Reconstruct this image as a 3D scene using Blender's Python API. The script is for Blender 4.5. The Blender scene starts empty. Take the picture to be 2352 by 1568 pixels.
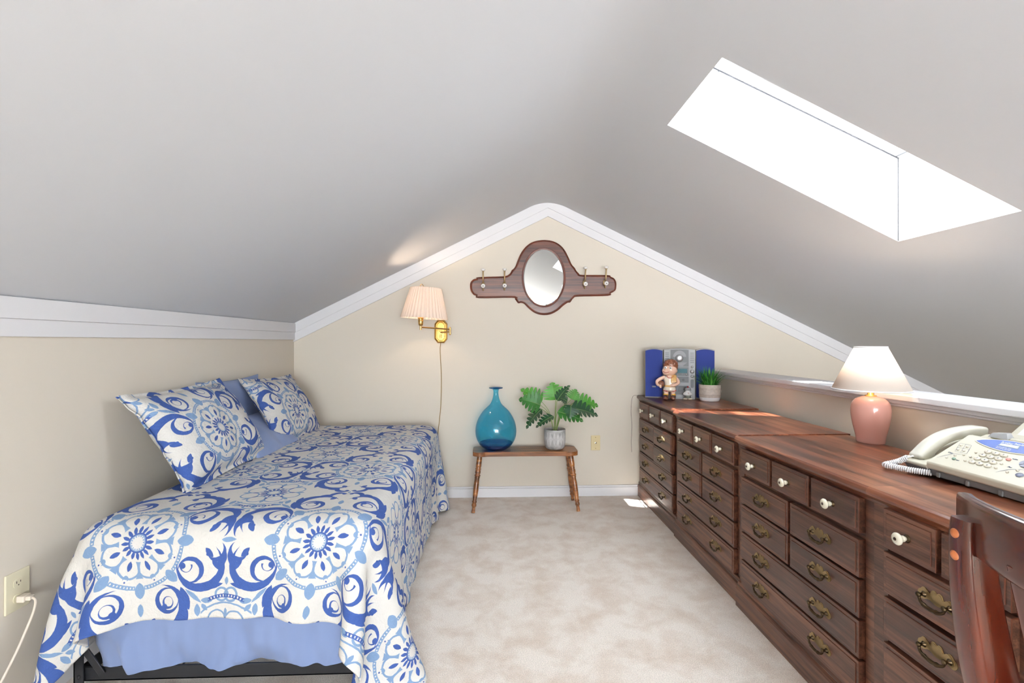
import bpy, bmesh, math, random
import numpy as np
from mathutils import Matrix, Vector, noise
SC = bpy.context.scene
COL = SC.collection
PI = math.pi

# ---------------------------------------------------------------- camera, sky, sun, fill and stair light, exposure
YAW = math.radians(2.29)
cd = bpy.data.cameras.new('camera'); cam = bpy.data.objects.new('camera', cd); COL.objects.link(cam)
cam.location = (0, 0, 1.183); cam.rotation_euler = (PI/2, 0, -YAW)
cd.sensor_width = 36; cd.lens = 36*1100/2352; cd.shift_y = 1/2352; cd.clip_start = 0.02
SC.camera = cam

W = bpy.data.worlds.new('sky'); SC.world = W; W.use_nodes = True
bg = W.node_tree.nodes['Background']; bg.inputs[0].default_value = (0.93, 0.965, 1.0, 1); bg.inputs[1].default_value = 25.0

sd = bpy.data.lights.new('sun', 'SUN'); sd.energy = 38.0; sd.angle = math.radians(0.6); sd.color = (1.0, 0.98, 0.95)
sun = bpy.data.objects.new('sun', sd); COL.objects.link(sun); sun.location = (1.3, -3, 6)
sun.rotation_euler = Vector((0.012, 0.76, -1.0)).to_track_quat('-Z', 'Y').to_euler()

def area(name, loc, direction, sx, sy, energy, color):
    d = bpy.data.lights.new(name, 'AREA'); d.shape = 'RECTANGLE'; d.size = sx; d.size_y = sy; d.energy = energy; d.color = color
    o = bpy.data.objects.new(name, d); COL.objects.link(o); o.location = loc
    o.rotation_euler = Vector(direction).to_track_quat('-Z', 'Z').to_euler(); return o
# fill light at a window added behind the camera; daylight at unseen stair window
area('window_daylight', (0.45, -3.36, 1.10), (0, 1, -0.25), 2.3, 1.4, 27.0, (0.93, 0.96, 1.0))
area('stair_window_daylight', (2.9, -3.34, 0.55), (0, 1, 0.05), 1.3, 0.5, 90.0, (0.93, 0.96, 1.0))
SC.view_settings.view_transform = 'Standard'; SC.view_settings.look = 'None'
SC.view_settings.exposure = 0.10; SC.view_settings.gamma = 1.0; SC.view_settings.use_curve_mapping = False
SC.cycles.max_bounces = 10; SC.cycles.diffuse_bounces = 6; SC.cycles.transparent_max_bounces = 12
SC.cycles.use_denoising = True; SC.cycles.caustics_reflective = False; SC.cycles.sample_clamp_indirect = 6.0

# ---------------------------------------------------------------- helpers
class MB:
    """collects shapes and links them as ONE mesh object"""
    def __init__(s): s.v = []; s.f = []; s.m = []; s.sm = []; s.uv = None; s.T = Matrix()
    def add(s, vs, fs, mi=0, smooth=False, M=None):
        M = s.T @ M if M is not None else s.T
        n = len(s.v); s.v += [tuple(M @ Vector(p)) for p in vs]
        flip = M.to_3x3().determinant() < 0
        for f in fs:
            f = [i+n for i in f]
            if flip: f = f[::-1]
            s.f.append(f); s.m.append(mi); s.sm.append(smooth)
        return s
    def box(s, c, d, mi=0, M=None, smooth=False):
        x, y, z = c; a, b, h = d[0]/2, d[1]/2, d[2]/2
        vs = [(x+i*a, y+j*b, z+k*h) for k in (-1, 1) for j in (-1, 1) for i in (-1, 1)]
        return s.add(vs, [(0,2,3,1),(4,5,7,6),(0,1,5,4),(2,6,7,3),(0,4,6,2),(1,3,7,5)], mi, smooth, M)
    def span(s, a, b, mi=0, M=None):
        return s.box([(p+q)/2 for p, q in zip(a, b)], [abs(p-q) for p, q in zip(a, b)], mi, M)
    def prism(s, pts, z0, z1, mi=0, M=None, side_smooth=False, mi_side=None):
        """polygon in local XY (counter-clockwise), extruded along local Z"""
        A = sum(pts[i][0]*pts[(i+1) % len(pts)][1]-pts[(i+1) % len(pts)][0]*pts[i][1] for i in range(len(pts)))
        if A < 0: pts = pts[::-1]
        n = len(pts); vs = [(x, y, z0) for x, y in pts]+[(x, y, z1) for x, y in pts]
        s.add(vs, [tuple(range(n))[::-1], tuple(range(n, 2*n))], mi, False, M)
        s.add(vs, [(i, (i+1) % n, (i+1) % n+n, i+n) for i in range(n)], mi if mi_side is None else mi_side, side_smooth, M)
        return s
    def rings(s, rs, mi=0, smooth=True, M=None, cap0=True, cap1=True, closed=True):
        n = len(rs[0]); vs = [p for r in rs for p in r]; fs = []
        for k in range(len(rs)-1):
            for i in range(n if closed else n-1):
                j = (i+1) % n; fs.append((k*n+i, k*n+j, (k+1)*n+j, (k+1)*n+i))
        s.add(vs, fs, mi, smooth, M)
        if cap0: s.add(rs[0], [tuple(range(n))[::-1]], mi, False, M)
        if cap1: s.add(rs[-1], [tuple(range(n))], mi, False, M)
        return s
    def lathe(s, prof, n=32, mi=0, smooth=True, M=None, cap0=True, cap1=True, fr=None):
        rs = []
        for r, z in prof:
            r = max(r, 1e-5)
            rs.append([((r if fr is None else fr(r, z, 2*PI*i/n))*math.cos(2*PI*i/n), (r if fr is None else fr(r, z, 2*PI*i/n))*math.sin(2*PI*i/n), z) for i in range(n)])
        return s.rings(rs, mi, smooth, M, cap0, cap1)
    def tube(s, pts, r, n=10, mi=0, M=None, smooth=True, cap=True, flat=None):
        P = [Vector(p) for p in pts]; R = r if isinstance(r, (list, tuple)) else [r]*len(P)
        rs = []; ref = None
        for i, p in enumerate(P):
            t = (P[min(i+1, len(P)-1)]-P[max(i-1, 0)]).normalized()
            if ref is None: ref = Vector((0, 0, 1)) if abs(t.z) < .9 else Vector((1, 0, 0))
            u = t.cross(ref).normalized(); w = u.cross(t).normalized(); ref = w
            fl = 1 if flat is None else flat
            rs.append([tuple(p+(u*math.cos(2*PI*k/n)+w*math.sin(2*PI*k/n)*fl)*R[i]) for k in range(n)])
        # keep the faces pointing outwards
        return s.rings([list(reversed(r_)) for r_ in rs], mi, smooth, M, cap, cap)
    def ball(s, c, r, mi=0, n=16, M=None, R=None):
        rx, ry, rz = (r, r, r) if not isinstance(r, (tuple, list)) else r
        T = Matrix.Translation(c) @ (R if R is not None else Matrix()) @ Matrix.Diagonal((rx, ry, rz, 1))
        T = M @ T if M is not None else T
        k = n//2
        prof = [(math.sin(PI*i/k), -math.cos(PI*i/k)) for i in range(k+1)]
        return s.lathe(prof, n, mi, True, T, False, False)
    def build(s, name, mats, parent=None, bevel=0, seg=2, sub=0, loc=None, uv=None):
        me = bpy.data.meshes.new(name); me.from_pydata(s.v, [], s.f)
        for m in (mats if isinstance(mats, (list, tuple)) else [mats]): me.materials.append(m)
        me.polygons.foreach_set('material_index', s.m); me.polygons.foreach_set('use_smooth', s.sm)
        if uv is not None:
            L = me.uv_layers.new(name='UVMap'); li = np.empty(len(me.loops), dtype=np.int32); me.loops.foreach_get('vertex_index', li)
            L.data.foreach_set('uv', np.asarray(uv, dtype=np.float32)[li].ravel())
        me.update()
        o = bpy.data.objects.new(name, me); COL.objects.link(o)
        if parent is not None: o.parent = parent
        if loc is not None: o.location = loc
        if bevel:
            b = o.modifiers.new('bevel', 'BEVEL'); b.width = bevel; b.segments = seg; b.limit_method = 'ANGLE'; b.angle_limit = math.radians(40)
        if sub:
            m = o.modifiers.new('sub', 'SUBSURF'); m.levels = sub; m.render_levels = sub
        return o

def tag(o, label=None, cat=None, group=None, kind=None):
    if label: o['label'] = label
    if cat: o['category'] = cat
    if group: o['group'] = group
    if kind: o['kind'] = kind
    return o
def thing(name, label, cat, loc=(0, 0, 0), rz=0, group=None):
    o = bpy.data.objects.new(name, None); COL.objects.link(o); o.empty_display_size = .05
    o.location = loc; o.rotation_euler = (0, 0, rz); return tag(o, label, cat, group)
def T(x=0, y=0, z=0): return Matrix.Translation((x, y, z))
def axes(o, ax, ay, az):
    return Matrix(((ax[0], ay[0], az[0], o[0]), (ax[1], ay[1], az[1], o[1]), (ax[2], ay[2], az[2], o[2]), (0, 0, 0, 1)))
def rx(a): return Matrix.Rotation(a, 4, 'X')
def ry(a): return Matrix.Rotation(a, 4, 'Y')
def rz_(a): return Matrix.Rotation(a, 4, 'Z')
def catmull(pts, k=6, closed=False):
    P = [Vector(p) for p in pts]; n = len(P); out = []
    for i in range(n if closed else n-1):
        a, b, c, d = (P[(i-1) % n], P[i], P[(i+1) % n], P[(i+2) % n]) if closed else (P[max(i-1, 0)], P[i], P[i+1], P[min(i+2, n-1)])
        for j in range(k):
            t = j/k; out.append(tuple(.5*((2*b)+(c-a)*t+(2*a-5*b+4*c-d)*t*t+(3*b-a-3*c+d)*t**3)))
    if not closed: out.append(tuple(P[-1]))
    return out

# ---------------------------------------------------------------- materials
def srgb(r, g, b):
    return tuple(((c/255)/12.92 if c/255 <= .04045 else ((c/255+.055)/1.055)**2.4) for c in (r, g, b))+(1,)
def mat(name, col, rough=.5, metal=0, spec=.5, coat=0, bump=None, vary=None, emit=None, sheen=0):
    m = bpy.data.materials.new(name); m.use_nodes = True; nt = m.node_tree; b = nt.nodes['Principled BSDF']
    b.inputs['Base Color'].default_value = col; b.inputs['Roughness'].default_value = rough; b.inputs['Metallic'].default_value = metal
    b.inputs['Specular IOR Level'].default_value = spec; b.inputs['Coat Weight'].default_value = coat; b.inputs['Coat Roughness'].default_value = .1
    b.inputs['Sheen Weight'].default_value = sheen
    tc = nt.nodes.new('ShaderNodeTexCoord')
    if vary:     # (scale, amount)
        n = nt.nodes.new('ShaderNodeTexNoise'); n.inputs['Scale'].default_value = vary[0]; n.inputs['Detail'].default_value = 4
        nt.links.new(tc.outputs['Object'], n.inputs['Vector'])
        r = nt.nodes.new('ShaderNodeMapRange'); r.inputs[3].default_value = 1-vary[1]; r.inputs[4].default_value = 1+vary[1]; r.inputs[1].default_value = .3; r.inputs[2].default_value = .7
        nt.links.new(n.outputs[0], r.inputs[0])
        mx = nt.nodes.new('ShaderNodeVectorMath'); mx.operation = 'SCALE'; mx.inputs[0].default_value = col[:3]
        nt.links.new(r.outputs[0], mx.inputs['Scale']); nt.links.new(mx.outputs[0], b.inputs['Base Color'])
    if bump:     # (scale, strength)
        n = nt.nodes.new('ShaderNodeTexNoise'); n.inputs['Scale'].default_value = bump[0]; n.inputs['Detail'].default_value = 3
        nt.links.new(tc.outputs['Object'], n.inputs['Vector'])
        bp = nt.nodes.new('ShaderNodeBump'); bp.inputs['Strength'].default_value = bump[1]; bp.inputs['Distance'].default_value = .002
        nt.links.new(n.outputs[0], bp.inputs['Height']); nt.links.new(bp.outputs[0], b.inputs['Normal'])
    return m
def wood(name, dark, mid, light, stretch=(26, 1.6, 26), rough=.35, coat=.35, scale=1.0, wear=0.0, rnd=True, dirt=.35, spread=.17):
    m = bpy.data.materials.new(name); m.use_nodes = True; nt = m.node_tree; N = nt.nodes.new; L = nt.links.new
    b = nt.nodes['Principled BSDF']; tc = N('ShaderNodeTexCoord'); oi = N('ShaderNodeObjectInfo')
    off = N('ShaderNodeVectorMath'); off.operation = 'SCALE'; off.inputs[0].default_value = (7.3, 11.1, 5.7) if rnd else (0, 0, 0); L(oi.outputs['Random'], off.inputs['Scale'])
    ad = N('ShaderNodeVectorMath'); ad.operation = 'ADD'; L(tc.outputs['Object'], ad.inputs[0]); L(off.outputs[0], ad.inputs[1])
    mp = N('ShaderNodeMapping'); mp.inputs['Scale'].default_value = [k*scale for k in stretch]; L(ad.outputs[0], mp.inputs[0])
    n1 = N('ShaderNodeTexNoise'); n1.inputs['Scale'].default_value = 1; n1.inputs['Detail'].default_value = 6; n1.inputs['Distortion'].default_value = .8; L(mp.outputs[0], n1.inputs['Vector'])
    n2 = N('ShaderNodeTexNoise'); n2.inputs['Scale'].default_value = 5; n2.inputs['Detail'].default_value = 5; L(mp.outputs[0], n2.inputs['Vector'])
    mp3 = N('ShaderNodeMapping'); mp3.inputs['Scale'].default_value = [3.2*(k/max(stretch))**.35 for k in stretch]; L(ad.outputs[0], mp3.inputs[0])
    n3 = N('ShaderNodeTexNoise'); n3.inputs['Scale'].default_value = 1; n3.inputs['Detail'].default_value = 4; L(mp3.outputs[0], n3.inputs['Vector'])
    sm = N('ShaderNodeMath'); sm.operation = 'MULTIPLY_ADD'; sm.inputs[1].default_value = .45; L(n2.outputs[0], sm.inputs[0]); L(n1.outputs[0], sm.inputs[2])
    s2 = N('ShaderNodeMath'); s2.operation = 'MULTIPLY_ADD'; s2.inputs[1].default_value = dirt; L(n3.outputs[0], s2.inputs[0]); L(sm.outputs[0], s2.inputs[2])
    cr = N('ShaderNodeValToRGB'); e = cr.color_ramp.elements; mean = (.725+.5*dirt)/2; spread = spread/2
    e[0].position = mean-spread; e[0].color = dark; e[1].position = mean+spread; e[1].color = light; k = e.new(mean); k.color = mid
    hf = N('ShaderNodeMath'); hf.operation = 'MULTIPLY'; hf.inputs[1].default_value = .5; L(s2.outputs[0], hf.inputs[0]); L(hf.outputs[0], cr.inputs[0]); L(cr.outputs[0], b.inputs['Base Color'])
    b.inputs['Roughness'].default_value = rough; b.inputs['Coat Weight'].default_value = coat; b.inputs['Coat Roughness'].default_value = .18
    bp = N('ShaderNodeBump'); bp.inputs['Strength'].default_value = .12; bp.inputs['Distance'].default_value = .001; L(n2.outputs[0], bp.inputs['Height']); L(bp.outputs[0], b.inputs['Normal'])
    return m
def shade_mat(name, col, tint, mixv=.5):
    m = bpy.data.materials.new(name); m.use_nodes = True; nt = m.node_tree; N = nt.nodes.new; L = nt.links.new
    nt.nodes.remove(nt.nodes['Principled BSDF']); d = N('ShaderNodeBsdfDiffuse'); d.inputs[0].default_value = col
    t = N('ShaderNodeBsdfTranslucent'); t.inputs[0].default_value = tint; mx = N('ShaderNodeMixShader'); mx.inputs[0].default_value = mixv
    L(d.outputs[0], mx.inputs[1]); L(t.outputs[0], mx.inputs[2]); L(mx.outputs[0], nt.nodes['Material Output'].inputs[0]); return m
def glass_mat(name, tint, rough=0.0, fac_scale=1.0, edge=None):
    """thin glass: tinted see-through plus a fresnel reflection"""
    m = bpy.data.materials.new(name); m.use_nodes = True; nt = m.node_tree; N = nt.nodes.new; L = nt.links.new
    nt.nodes.remove(nt.nodes['Principled BSDF']); t = N('ShaderNodeBsdfTransparent'); t.inputs[0].default_value = tint
    g = N('ShaderNodeBsdfGlossy'); g.inputs['Roughness'].default_value = rough
    f = N('ShaderNodeLayerWeight'); f.inputs[0].default_value = .5      # same from both sides
    pw = N('ShaderNodeMath'); pw.operation = 'POWER'; pw.inputs[1].default_value = 4; L(f.outputs['Facing'], pw.inputs[0])
    k = N('ShaderNodeMath'); k.operation = 'MULTIPLY_ADD'; k.inputs[1].default_value = .55*fac_scale; k.inputs[2].default_value = .045*fac_scale; L(pw.outputs[0], k.inputs[0])
    if edge:      # longer path through the glass near the rim of the shape
        p2 = N('ShaderNodeMath'); p2.operation = 'POWER'; p2.inputs[1].default_value = 3; L(f.outputs['Facing'], p2.inputs[0])
        mc = N('ShaderNodeMix'); mc.data_type = 'RGBA'; mc.inputs[6].default_value = tint; mc.inputs[7].default_value = edge; L(p2.outputs[0], mc.inputs[0]); L(mc.outputs[2], t.inputs[0])
    mx = N('ShaderNodeMixShader'); L(k.outputs[0], mx.inputs[0]); L(t.outputs[0], mx.inputs[1]); L(g.outputs[0], mx.inputs[2])
    L(mx.outputs[0], nt.nodes['Material Output'].inputs[0]); return m

M = {}
M['ceiling'] = mat('ceiling_paint', srgb(215, 218, 223), .75, bump=(180, .05), spec=.3)
M['wall'] = mat('cream_wall_paint', srgb(220, 212, 199), .7, bump=(160, .06), spec=.3)
M['trim'] = mat('white_trim_paint', srgb(228, 228, 231), .4, spec=.4)
M['shaft'] = mat('skylight_shaft_white', srgb(240, 241, 243), .6, vary=(9, .02))
M['white'] = mat('white_frame', srgb(240, 240, 240), .4)
M['brass'] = mat('polished_brass', srgb(206, 164, 96), .18, 1)
M['old_brass'] = mat('antique_brass', srgb(168, 146, 106), .36, 1, bump=(300, .15))
M['dark_brass'] = mat('darkened_brass', srgb(84, 70, 52), .3, 1)
M['porcelain'] = mat('ivory_porcelain', srgb(240, 235, 214), .15, coat=.5)
M['white_porcelain'] = mat('white_porcelain', srgb(242, 240, 238), .12, coat=.5)
M['black'] = mat('black_steel', srgb(40, 42, 46), .42, .3, bump=(90, .08))
M['dark'] = mat('dark_screw', srgb(60, 42, 30), .4)
M['dresser'] = wood('dark_walnut_stain', srgb(62, 38, 28), srgb(88, 56, 42), srgb(118, 78, 58), (50, 2.2, 50), .34, .4, dirt=.6)
M['dresser_top'] = wood('worn_walnut_top', srgb(60, 30, 19), srgb(112, 62, 41), srgb(158, 104, 75), (17, .9, 20), .28, .2, dirt=1.0, spread=.21)
M['dresser_edge'] = mat('rubbed_red_edge', srgb(88, 42, 24), .35, coat=.3)
M['mirror_wood'] = wood('mahogany_stain', srgb(58, 34, 30), srgb(92, 56, 46), srgb(120, 74, 56), (1.6, 30, 60), .35, .3, rnd=False)
M['mirror_edge'] = mat('red_brown_bevel', srgb(92, 38, 20), .28, coat=.4, vary=(8, .25))
M['stool_wood'] = wood('maple_brown_stain', srgb(78, 44, 20), srgb(132, 80, 40), srgb(170, 112, 62), (1.8, 22, 30), .3, .4, rnd=False)
M['chair_wood'] = wood('cherry_gloss', srgb(54, 18, 9), srgb(74, 26, 13), srgb(96, 38, 20), (12, 12, 1.2), .18, .7, rnd=False)
M['beige'] = mat('almond_plate', srgb(222, 205, 160), .4)
M['cream_plate'] = mat('cream_plate', srgb(226, 219, 192), .4)
M['chrome'] = mat('chrome', srgb(200, 200, 200), .15, 1)
M['sheet'] = mat('light_blue_cotton', srgb(122, 140, 180), .85, bump=(700, .1), sheen=.2)
M['cord_white'] = mat('white_cord', srgb(222, 212, 198), .45)
M['cord_gold'] = mat('gold_cord', srgb(150, 124, 74), .4, .3)
M['cord_dark'] = mat('dark_wire', srgb(90, 74, 60), .5)

def carpet():
    m = bpy.data.materials.new('beige_carpet'); m.use_nodes = True; nt = m.node_tree; N = nt.nodes.new; L = nt.links.new
    b = nt.nodes['Principled BSDF']; tc = N('ShaderNodeTexCoord')
    n1 = N('ShaderNodeTexNoise'); n1.inputs['Scale'].default_value = 6.5; n1.inputs['Detail'].default_value = 7; n1.inputs['Roughness'].default_value = .62; n1.inputs['Distortion'].default_value = .2; L(tc.outputs['Object'], n1.inputs['Vector'])
    n2 = N('ShaderNodeTexNoise'); n2.inputs['Scale'].default_value = 260; n2.inputs['Detail'].default_value = 3; L(tc.outputs['Object'], n2.inputs['Vector'])
    cr = N('ShaderNodeValToRGB'); e = cr.color_ramp.elements
    e[0].position = .34; e[0].color = srgb(224, 208, 193); e[1].position = .58; e[1].color = srgb(244, 235, 225); L(n1.outputs[0], cr.inputs[0])
    mr = N('ShaderNodeMapRange'); mr.inputs[1].default_value = .3; mr.inputs[2].default_value = .7; mr.inputs[3].default_value = .78; mr.inputs[4].default_value = 1.12; L(n2.outputs[0], mr.inputs[0])
    v = N('ShaderNodeVectorMath'); v.operation = 'SCALE'; L(cr.outputs[0], v.inputs[0]); L(mr.outputs[0], v.inputs['Scale']); L(v.outputs[0], b.inputs['Base Color'])
    b.inputs['Roughness'].default_value = .95; b.inputs['Specular IOR Level'].default_value = .1; b.inputs['Sheen Weight'].default_value = .3
    bp = N('ShaderNodeBump'); bp.inputs['Strength'].default_value = .5; bp.inputs['Distance'].default_value = .006; L(n2.outputs[0], bp.inputs['Height']); L(bp.outputs[0], b.inputs['Normal']); return m
M['carpet'] = carpet()
# ---------------------------------------------------------------- the quilt print, drawn with math nodes
class NodeOps:
    def __init__(s, nt): s.nt = nt
    def m(s, op, *a):
        n = s.nt.nodes.new('ShaderNodeMath'); n.operation = op
        for i, v in enumerate(a):
            if isinstance(v, E): s.nt.links.new(v.k, n.inputs[i])
            else: n.inputs[i].default_value = v
        return E(s, n.outputs[0])
    def vec(s, x, y):
        key = (id(x.k), id(y.k)); c = s.__dict__.setdefault('cache', {})
        if key not in c:
            n = s.nt.nodes.new('ShaderNodeCombineXYZ'); s.nt.links.new(x.k, n.inputs[0]); s.nt.links.new(y.k, n.inputs[1]); c[key] = (n, x, y)
        return c[key][0].outputs[0]
    def dist(s, x, y, cx, cy):
        n = s.nt.nodes.new('ShaderNodeVectorMath'); n.operation = 'DISTANCE'; s.nt.links.new(s.vec(x, y), n.inputs[0]); n.inputs[1].default_value = (cx, cy, 0)
        return E(s, n.outputs['Value'])
    def hyp(s, x, y): return s.dist(x, y, 0, 0)
    def max(s, a, b): return s.m('MAXIMUM', a, b)
    def min(s, a, b): return s.m('MINIMUM', a, b)
    def abs(s, a): return s.m('ABSOLUTE', a)
    def cos(s, a): return s.m('COSINE', a)
    def sin(s, a): return s.m('SINE', a)
    def atan2(s, a, b): return s.m('ARCTAN2', a, b)
    def ping(s, a, k): return s.m('PINGPONG', a, k)
class E:
    def __init__(s, o, k): s.o = o; s.k = k
    def __add__(s, b): return s.o.m('ADD', s, b)
    __radd__ = __add__
    def __sub__(s, b): return s.o.m('SUBTRACT', s, b)
    def __rsub__(s, b): return s.o.m('SUBTRACT', b, s)
    def __mul__(s, b): return s.o.m('MULTIPLY', s, b)
    __rmul__ = __mul__
    def __neg__(s): return s.o.m('MULTIPLY', s, -1.0)

def damask(o, x, y, P=0.56, Q=0.64):
    pi = math.pi
    def circ(px, py, cx, cy, r): return o.dist(px, py, cx, cy) - r
    def cres(px, py, cx, cy, r, ix, iy, ir):
        return o.max(circ(px, py, cx, cy, r), ir - o.dist(px, py, ix, iy))
    def lens(px, py, ax, ay, bx, by, w):
        L = math.hypot(bx-ax, by-ay)/2; c = (L*L - w*w)/(2*w); R = c + w
        mx, my = (ax+bx)/2, (ay+by)/2; nx, ny = -(by-ay)/(2*L), (bx-ax)/(2*L)
        return o.max(circ(px, py, mx+nx*c, my+ny*c, R), circ(px, py, mx-nx*c, my-ny*c, R))
    X = o.ping(x, P/2); Y = o.ping(y, Q/2)
    dark = []; light = []
    # medallion at the origin
    def medal(X, Y, full):
        r = o.hyp(X, Y); th = o.atan2(Y, X)
        t16 = o.ping(th, pi/16); pa = r*o.cos(t16); pb = r*o.sin(t16)
        dark.append(lens(pa, pb, .024, 0, .050, 0, .0050))
        dark.append(o.abs(r-.0262)-.0022)
        light.append(o.abs(r-.0225)-.0012)
        light.append(circ(pa, pb, .0182, 0, .0016))
        t8 = o.ping(th, pi/8); a = r*o.cos(t8); b = r*o.sin(t8)
        tm = pi/8 - t8; am = r*o.cos(tm); bm = r*o.sin(tm)
        if full:
            dark.append(lens(am, bm, .057, 0, .091, 0, .0072))
            dark.append(circ(am, bm, .1235, 0, .0027))
            q = a-.078
            light.append(o.max(o.abs(a-.082)-.026, b-.0032-q*q*9.0))
            light.append(o.max(o.abs(circ(am, bm, .079, 0, .0330))-.0027, .074-a))
            light.append(cres(am, bm, .112, 0, .0085, .118, 0, .0065))
            light.append(lens(a, b, .122, 0, .171, 0, .0150))
            band = o.abs(r-.1375)
            lad = o.max(band-.0058, o.min(.0032-band, o.cos(th*88.0)*.004-.0012))
            light.append(o.max(lad, .0145-b))
        else:
            light.append(o.abs(circ(am, bm, .080, 0, .0300))-.0022)
            dark.append(lens(a, b, .056, 0, .080, 0, .0045))
            light.append(lens(a, b, .086, 0, .112, 0, .0060))
        return r, th
    medal(X, Y, True)
    X2 = P/2 - X; Y2 = Q/2 - Y
    r2, th2 = medal(X2, Y2, False)
    band = o.abs(r2-.150)
    lad = o.max(band-.0058, o.min(.0032-band, o.cos(th2*92.0)*.004-.0012))
    dark.append(o.max(lad, X2-.062))
    light.append(o.max(o.abs(r2-.1285)-.0022, X2-.085))
    D = dark.append; W = light.append
    # big acanthus scrolls
    D(cres(X, Y, .1965, .080, .0765, .190, .062, .0680))
    D(cres(X, Y, .1655, .0870, .0410, .1585, .0915, .0330)); D(circ(X, Y, .1385, .0740, .0100)); D(o.max(cres(X, Y, .150, .074, .0210, .151, .078, .0150), .071-Y))
    D(lens(X, Y, .252, .090, .276, .030, .0130)); D(lens(X, Y, .262, .092, .232, .056, .0085)); D(lens(X, Y, .205, .148, .268, .132, .0080))
    D(cres(X, Y, .082, .205, .0740, .066, .197, .0650))
    D(cres(X, Y, .0890, .1800, .0410, .0950, .1760, .0330)); D(circ(X, Y, .0800, .1560+.044, .0100)); D(cres(X, Y, .092, .186, .0200, .094, .183, .0150))
    D(lens(X, Y, .100, .268, .052, .288, .0120)); D(lens(X, Y, .134, .138, .162, .210, .0130)); D(lens(X, Y, .150, .190, .150, .262, .0100))
    # palmettes on the mirror axes
    D(cres(X, Y, .247, .034, .0300, .240, .024, .0270)); D(lens(X, Y, .236, .050, .212, .022, .0085)); D(circ(X, Y, .220, .040, .0065))
    D(cres(X, Y, .032, .286, .0320, .020, .274, .0290)); D(lens(X, Y, .030, .262, .046, .236, .0095)); D(circ(X, Y, .014, .300, .0070))
    W(lens(X, Y, .258, 0, .302, 0, .0070)); W(lens(X, Y, 0, .310, 0, .334, .0050)); W(lens(X, Y, 0, .188, 0, .228, .0090))
    W(o.abs(circ(X, Y, .264, .166, .0200))-.0030); W(lens(X, Y, .28, .150, .28, .182, .0085)); W(lens(X, Y, .28, .112, .28, .136, .0050))
    # leaf sprigs between the medallions
    W(lens(X, Y, .150, .146, .196, .190, .0060)); W(lens(X, Y, .196, .184, .232, .186, .0085)); W(lens(X, Y, .184, .194, .186, .232, .0085)); W(lens(X, Y, .198, .196, .216, .216, .0065))
    d = dark[0]
    for e in dark[1:]: d = o.min(d, e)
    l = light[0]
    for e in light[1:]: l = o.min(l, e)
    return d, l

def quilt_mat():
    m = bpy.data.materials.new('blue_medallion_quilt'); m.use_nodes = True; nt = m.node_tree; N = nt.nodes.new; L = nt.links.new
    b = nt.nodes['Principled BSDF']; tc = N('ShaderNodeTexCoord'); sp = N('ShaderNodeSeparateXYZ')
    # a little wobble, as printed cloth has
    nz = N('ShaderNodeTexNoise'); nz.inputs['Scale'].default_value = 60; L(tc.outputs['UV'], nz.inputs['Vector'])
    sv = N('ShaderNodeVectorMath'); sv.operation = 'MULTIPLY_ADD'; sv.inputs[1].default_value = (.004, .004, 0); L(nz.outputs['Color'], sv.inputs[0]); L(tc.outputs['UV'], sv.inputs[2])
    L(sv.outputs[0], sp.inputs[0]); o = NodeOps(nt)
    d, l = damask(o, E(o, sp.outputs[0]), E(o, sp.outputs[1]))
    fd = o.m('MULTIPLY_ADD', d, -900.0, .5); fd.k.node.use_clamp = True
    fl = o.m('MULTIPLY_ADD', l, -900.0, .95); fl.k.node.use_clamp = True
    m1 = N('ShaderNodeMix'); m1.data_type = 'RGBA'; m1.inputs[6].default_value = srgb(214, 212, 207); m1.inputs[7].default_value = srgb(122, 150, 186); L(fl.k, m1.inputs[0])
    m2 = N('ShaderNodeMix'); m2.data_type = 'RGBA'; m2.inputs[7].default_value = srgb(60, 86, 150); L(m1.outputs[2], m2.inputs[6]); L(fd.k, m2.inputs[0])
    L(m2.outputs[2], b.inputs['Base Color']); b.inputs['Roughness'].default_value = .85; b.inputs['Specular IOR Level'].default_value = .2
    # quilting stitches
    v = N('ShaderNodeTexVoronoi'); v.inputs['Scale'].default_value = 55; v.feature = 'SMOOTH_F1'; L(sv.outputs[0], v.inputs['Vector'])
    n = N('ShaderNodeTexNoise'); n.inputs['Scale'].default_value = 90; n.inputs['Distortion'].default_value = 1.5; L(tc.outputs['UV'], n.inputs['Vector'])
    a = o.m('MULTIPLY_ADD', E(o, v.outputs['Distance']), -1.0, E(o, n.outputs[0]))
    bp = N('ShaderNodeBump'); bp.inputs['Strength'].default_value = .45; bp.inputs['Distance'].default_value = .006; L(a.k, bp.inputs['Height']); L(bp.outputs[0], b.inputs['Normal'])
    return m
M['quilt'] = quilt_mat()

# ---------------------------------------------------------------- the room
XL, XR, YB, YF = -1.493, 3.9, 3.66, -3.4
AX, AZ, KL, KR = .42, 2.279, .502, .479
def ceil_z(x): return AZ-KL*(AX-x) if x < AX else AZ-KR*(x-AX)
def structure(mb, name, m, **k): return tag(mb.build(name, m, **k), kind='structure')

floor = MB(); floor.span((XL-.05, YF-.05, -.05), (XR+.05, YB+.05, 0)); structure(floor, 'floor', M['carpet'])

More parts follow.
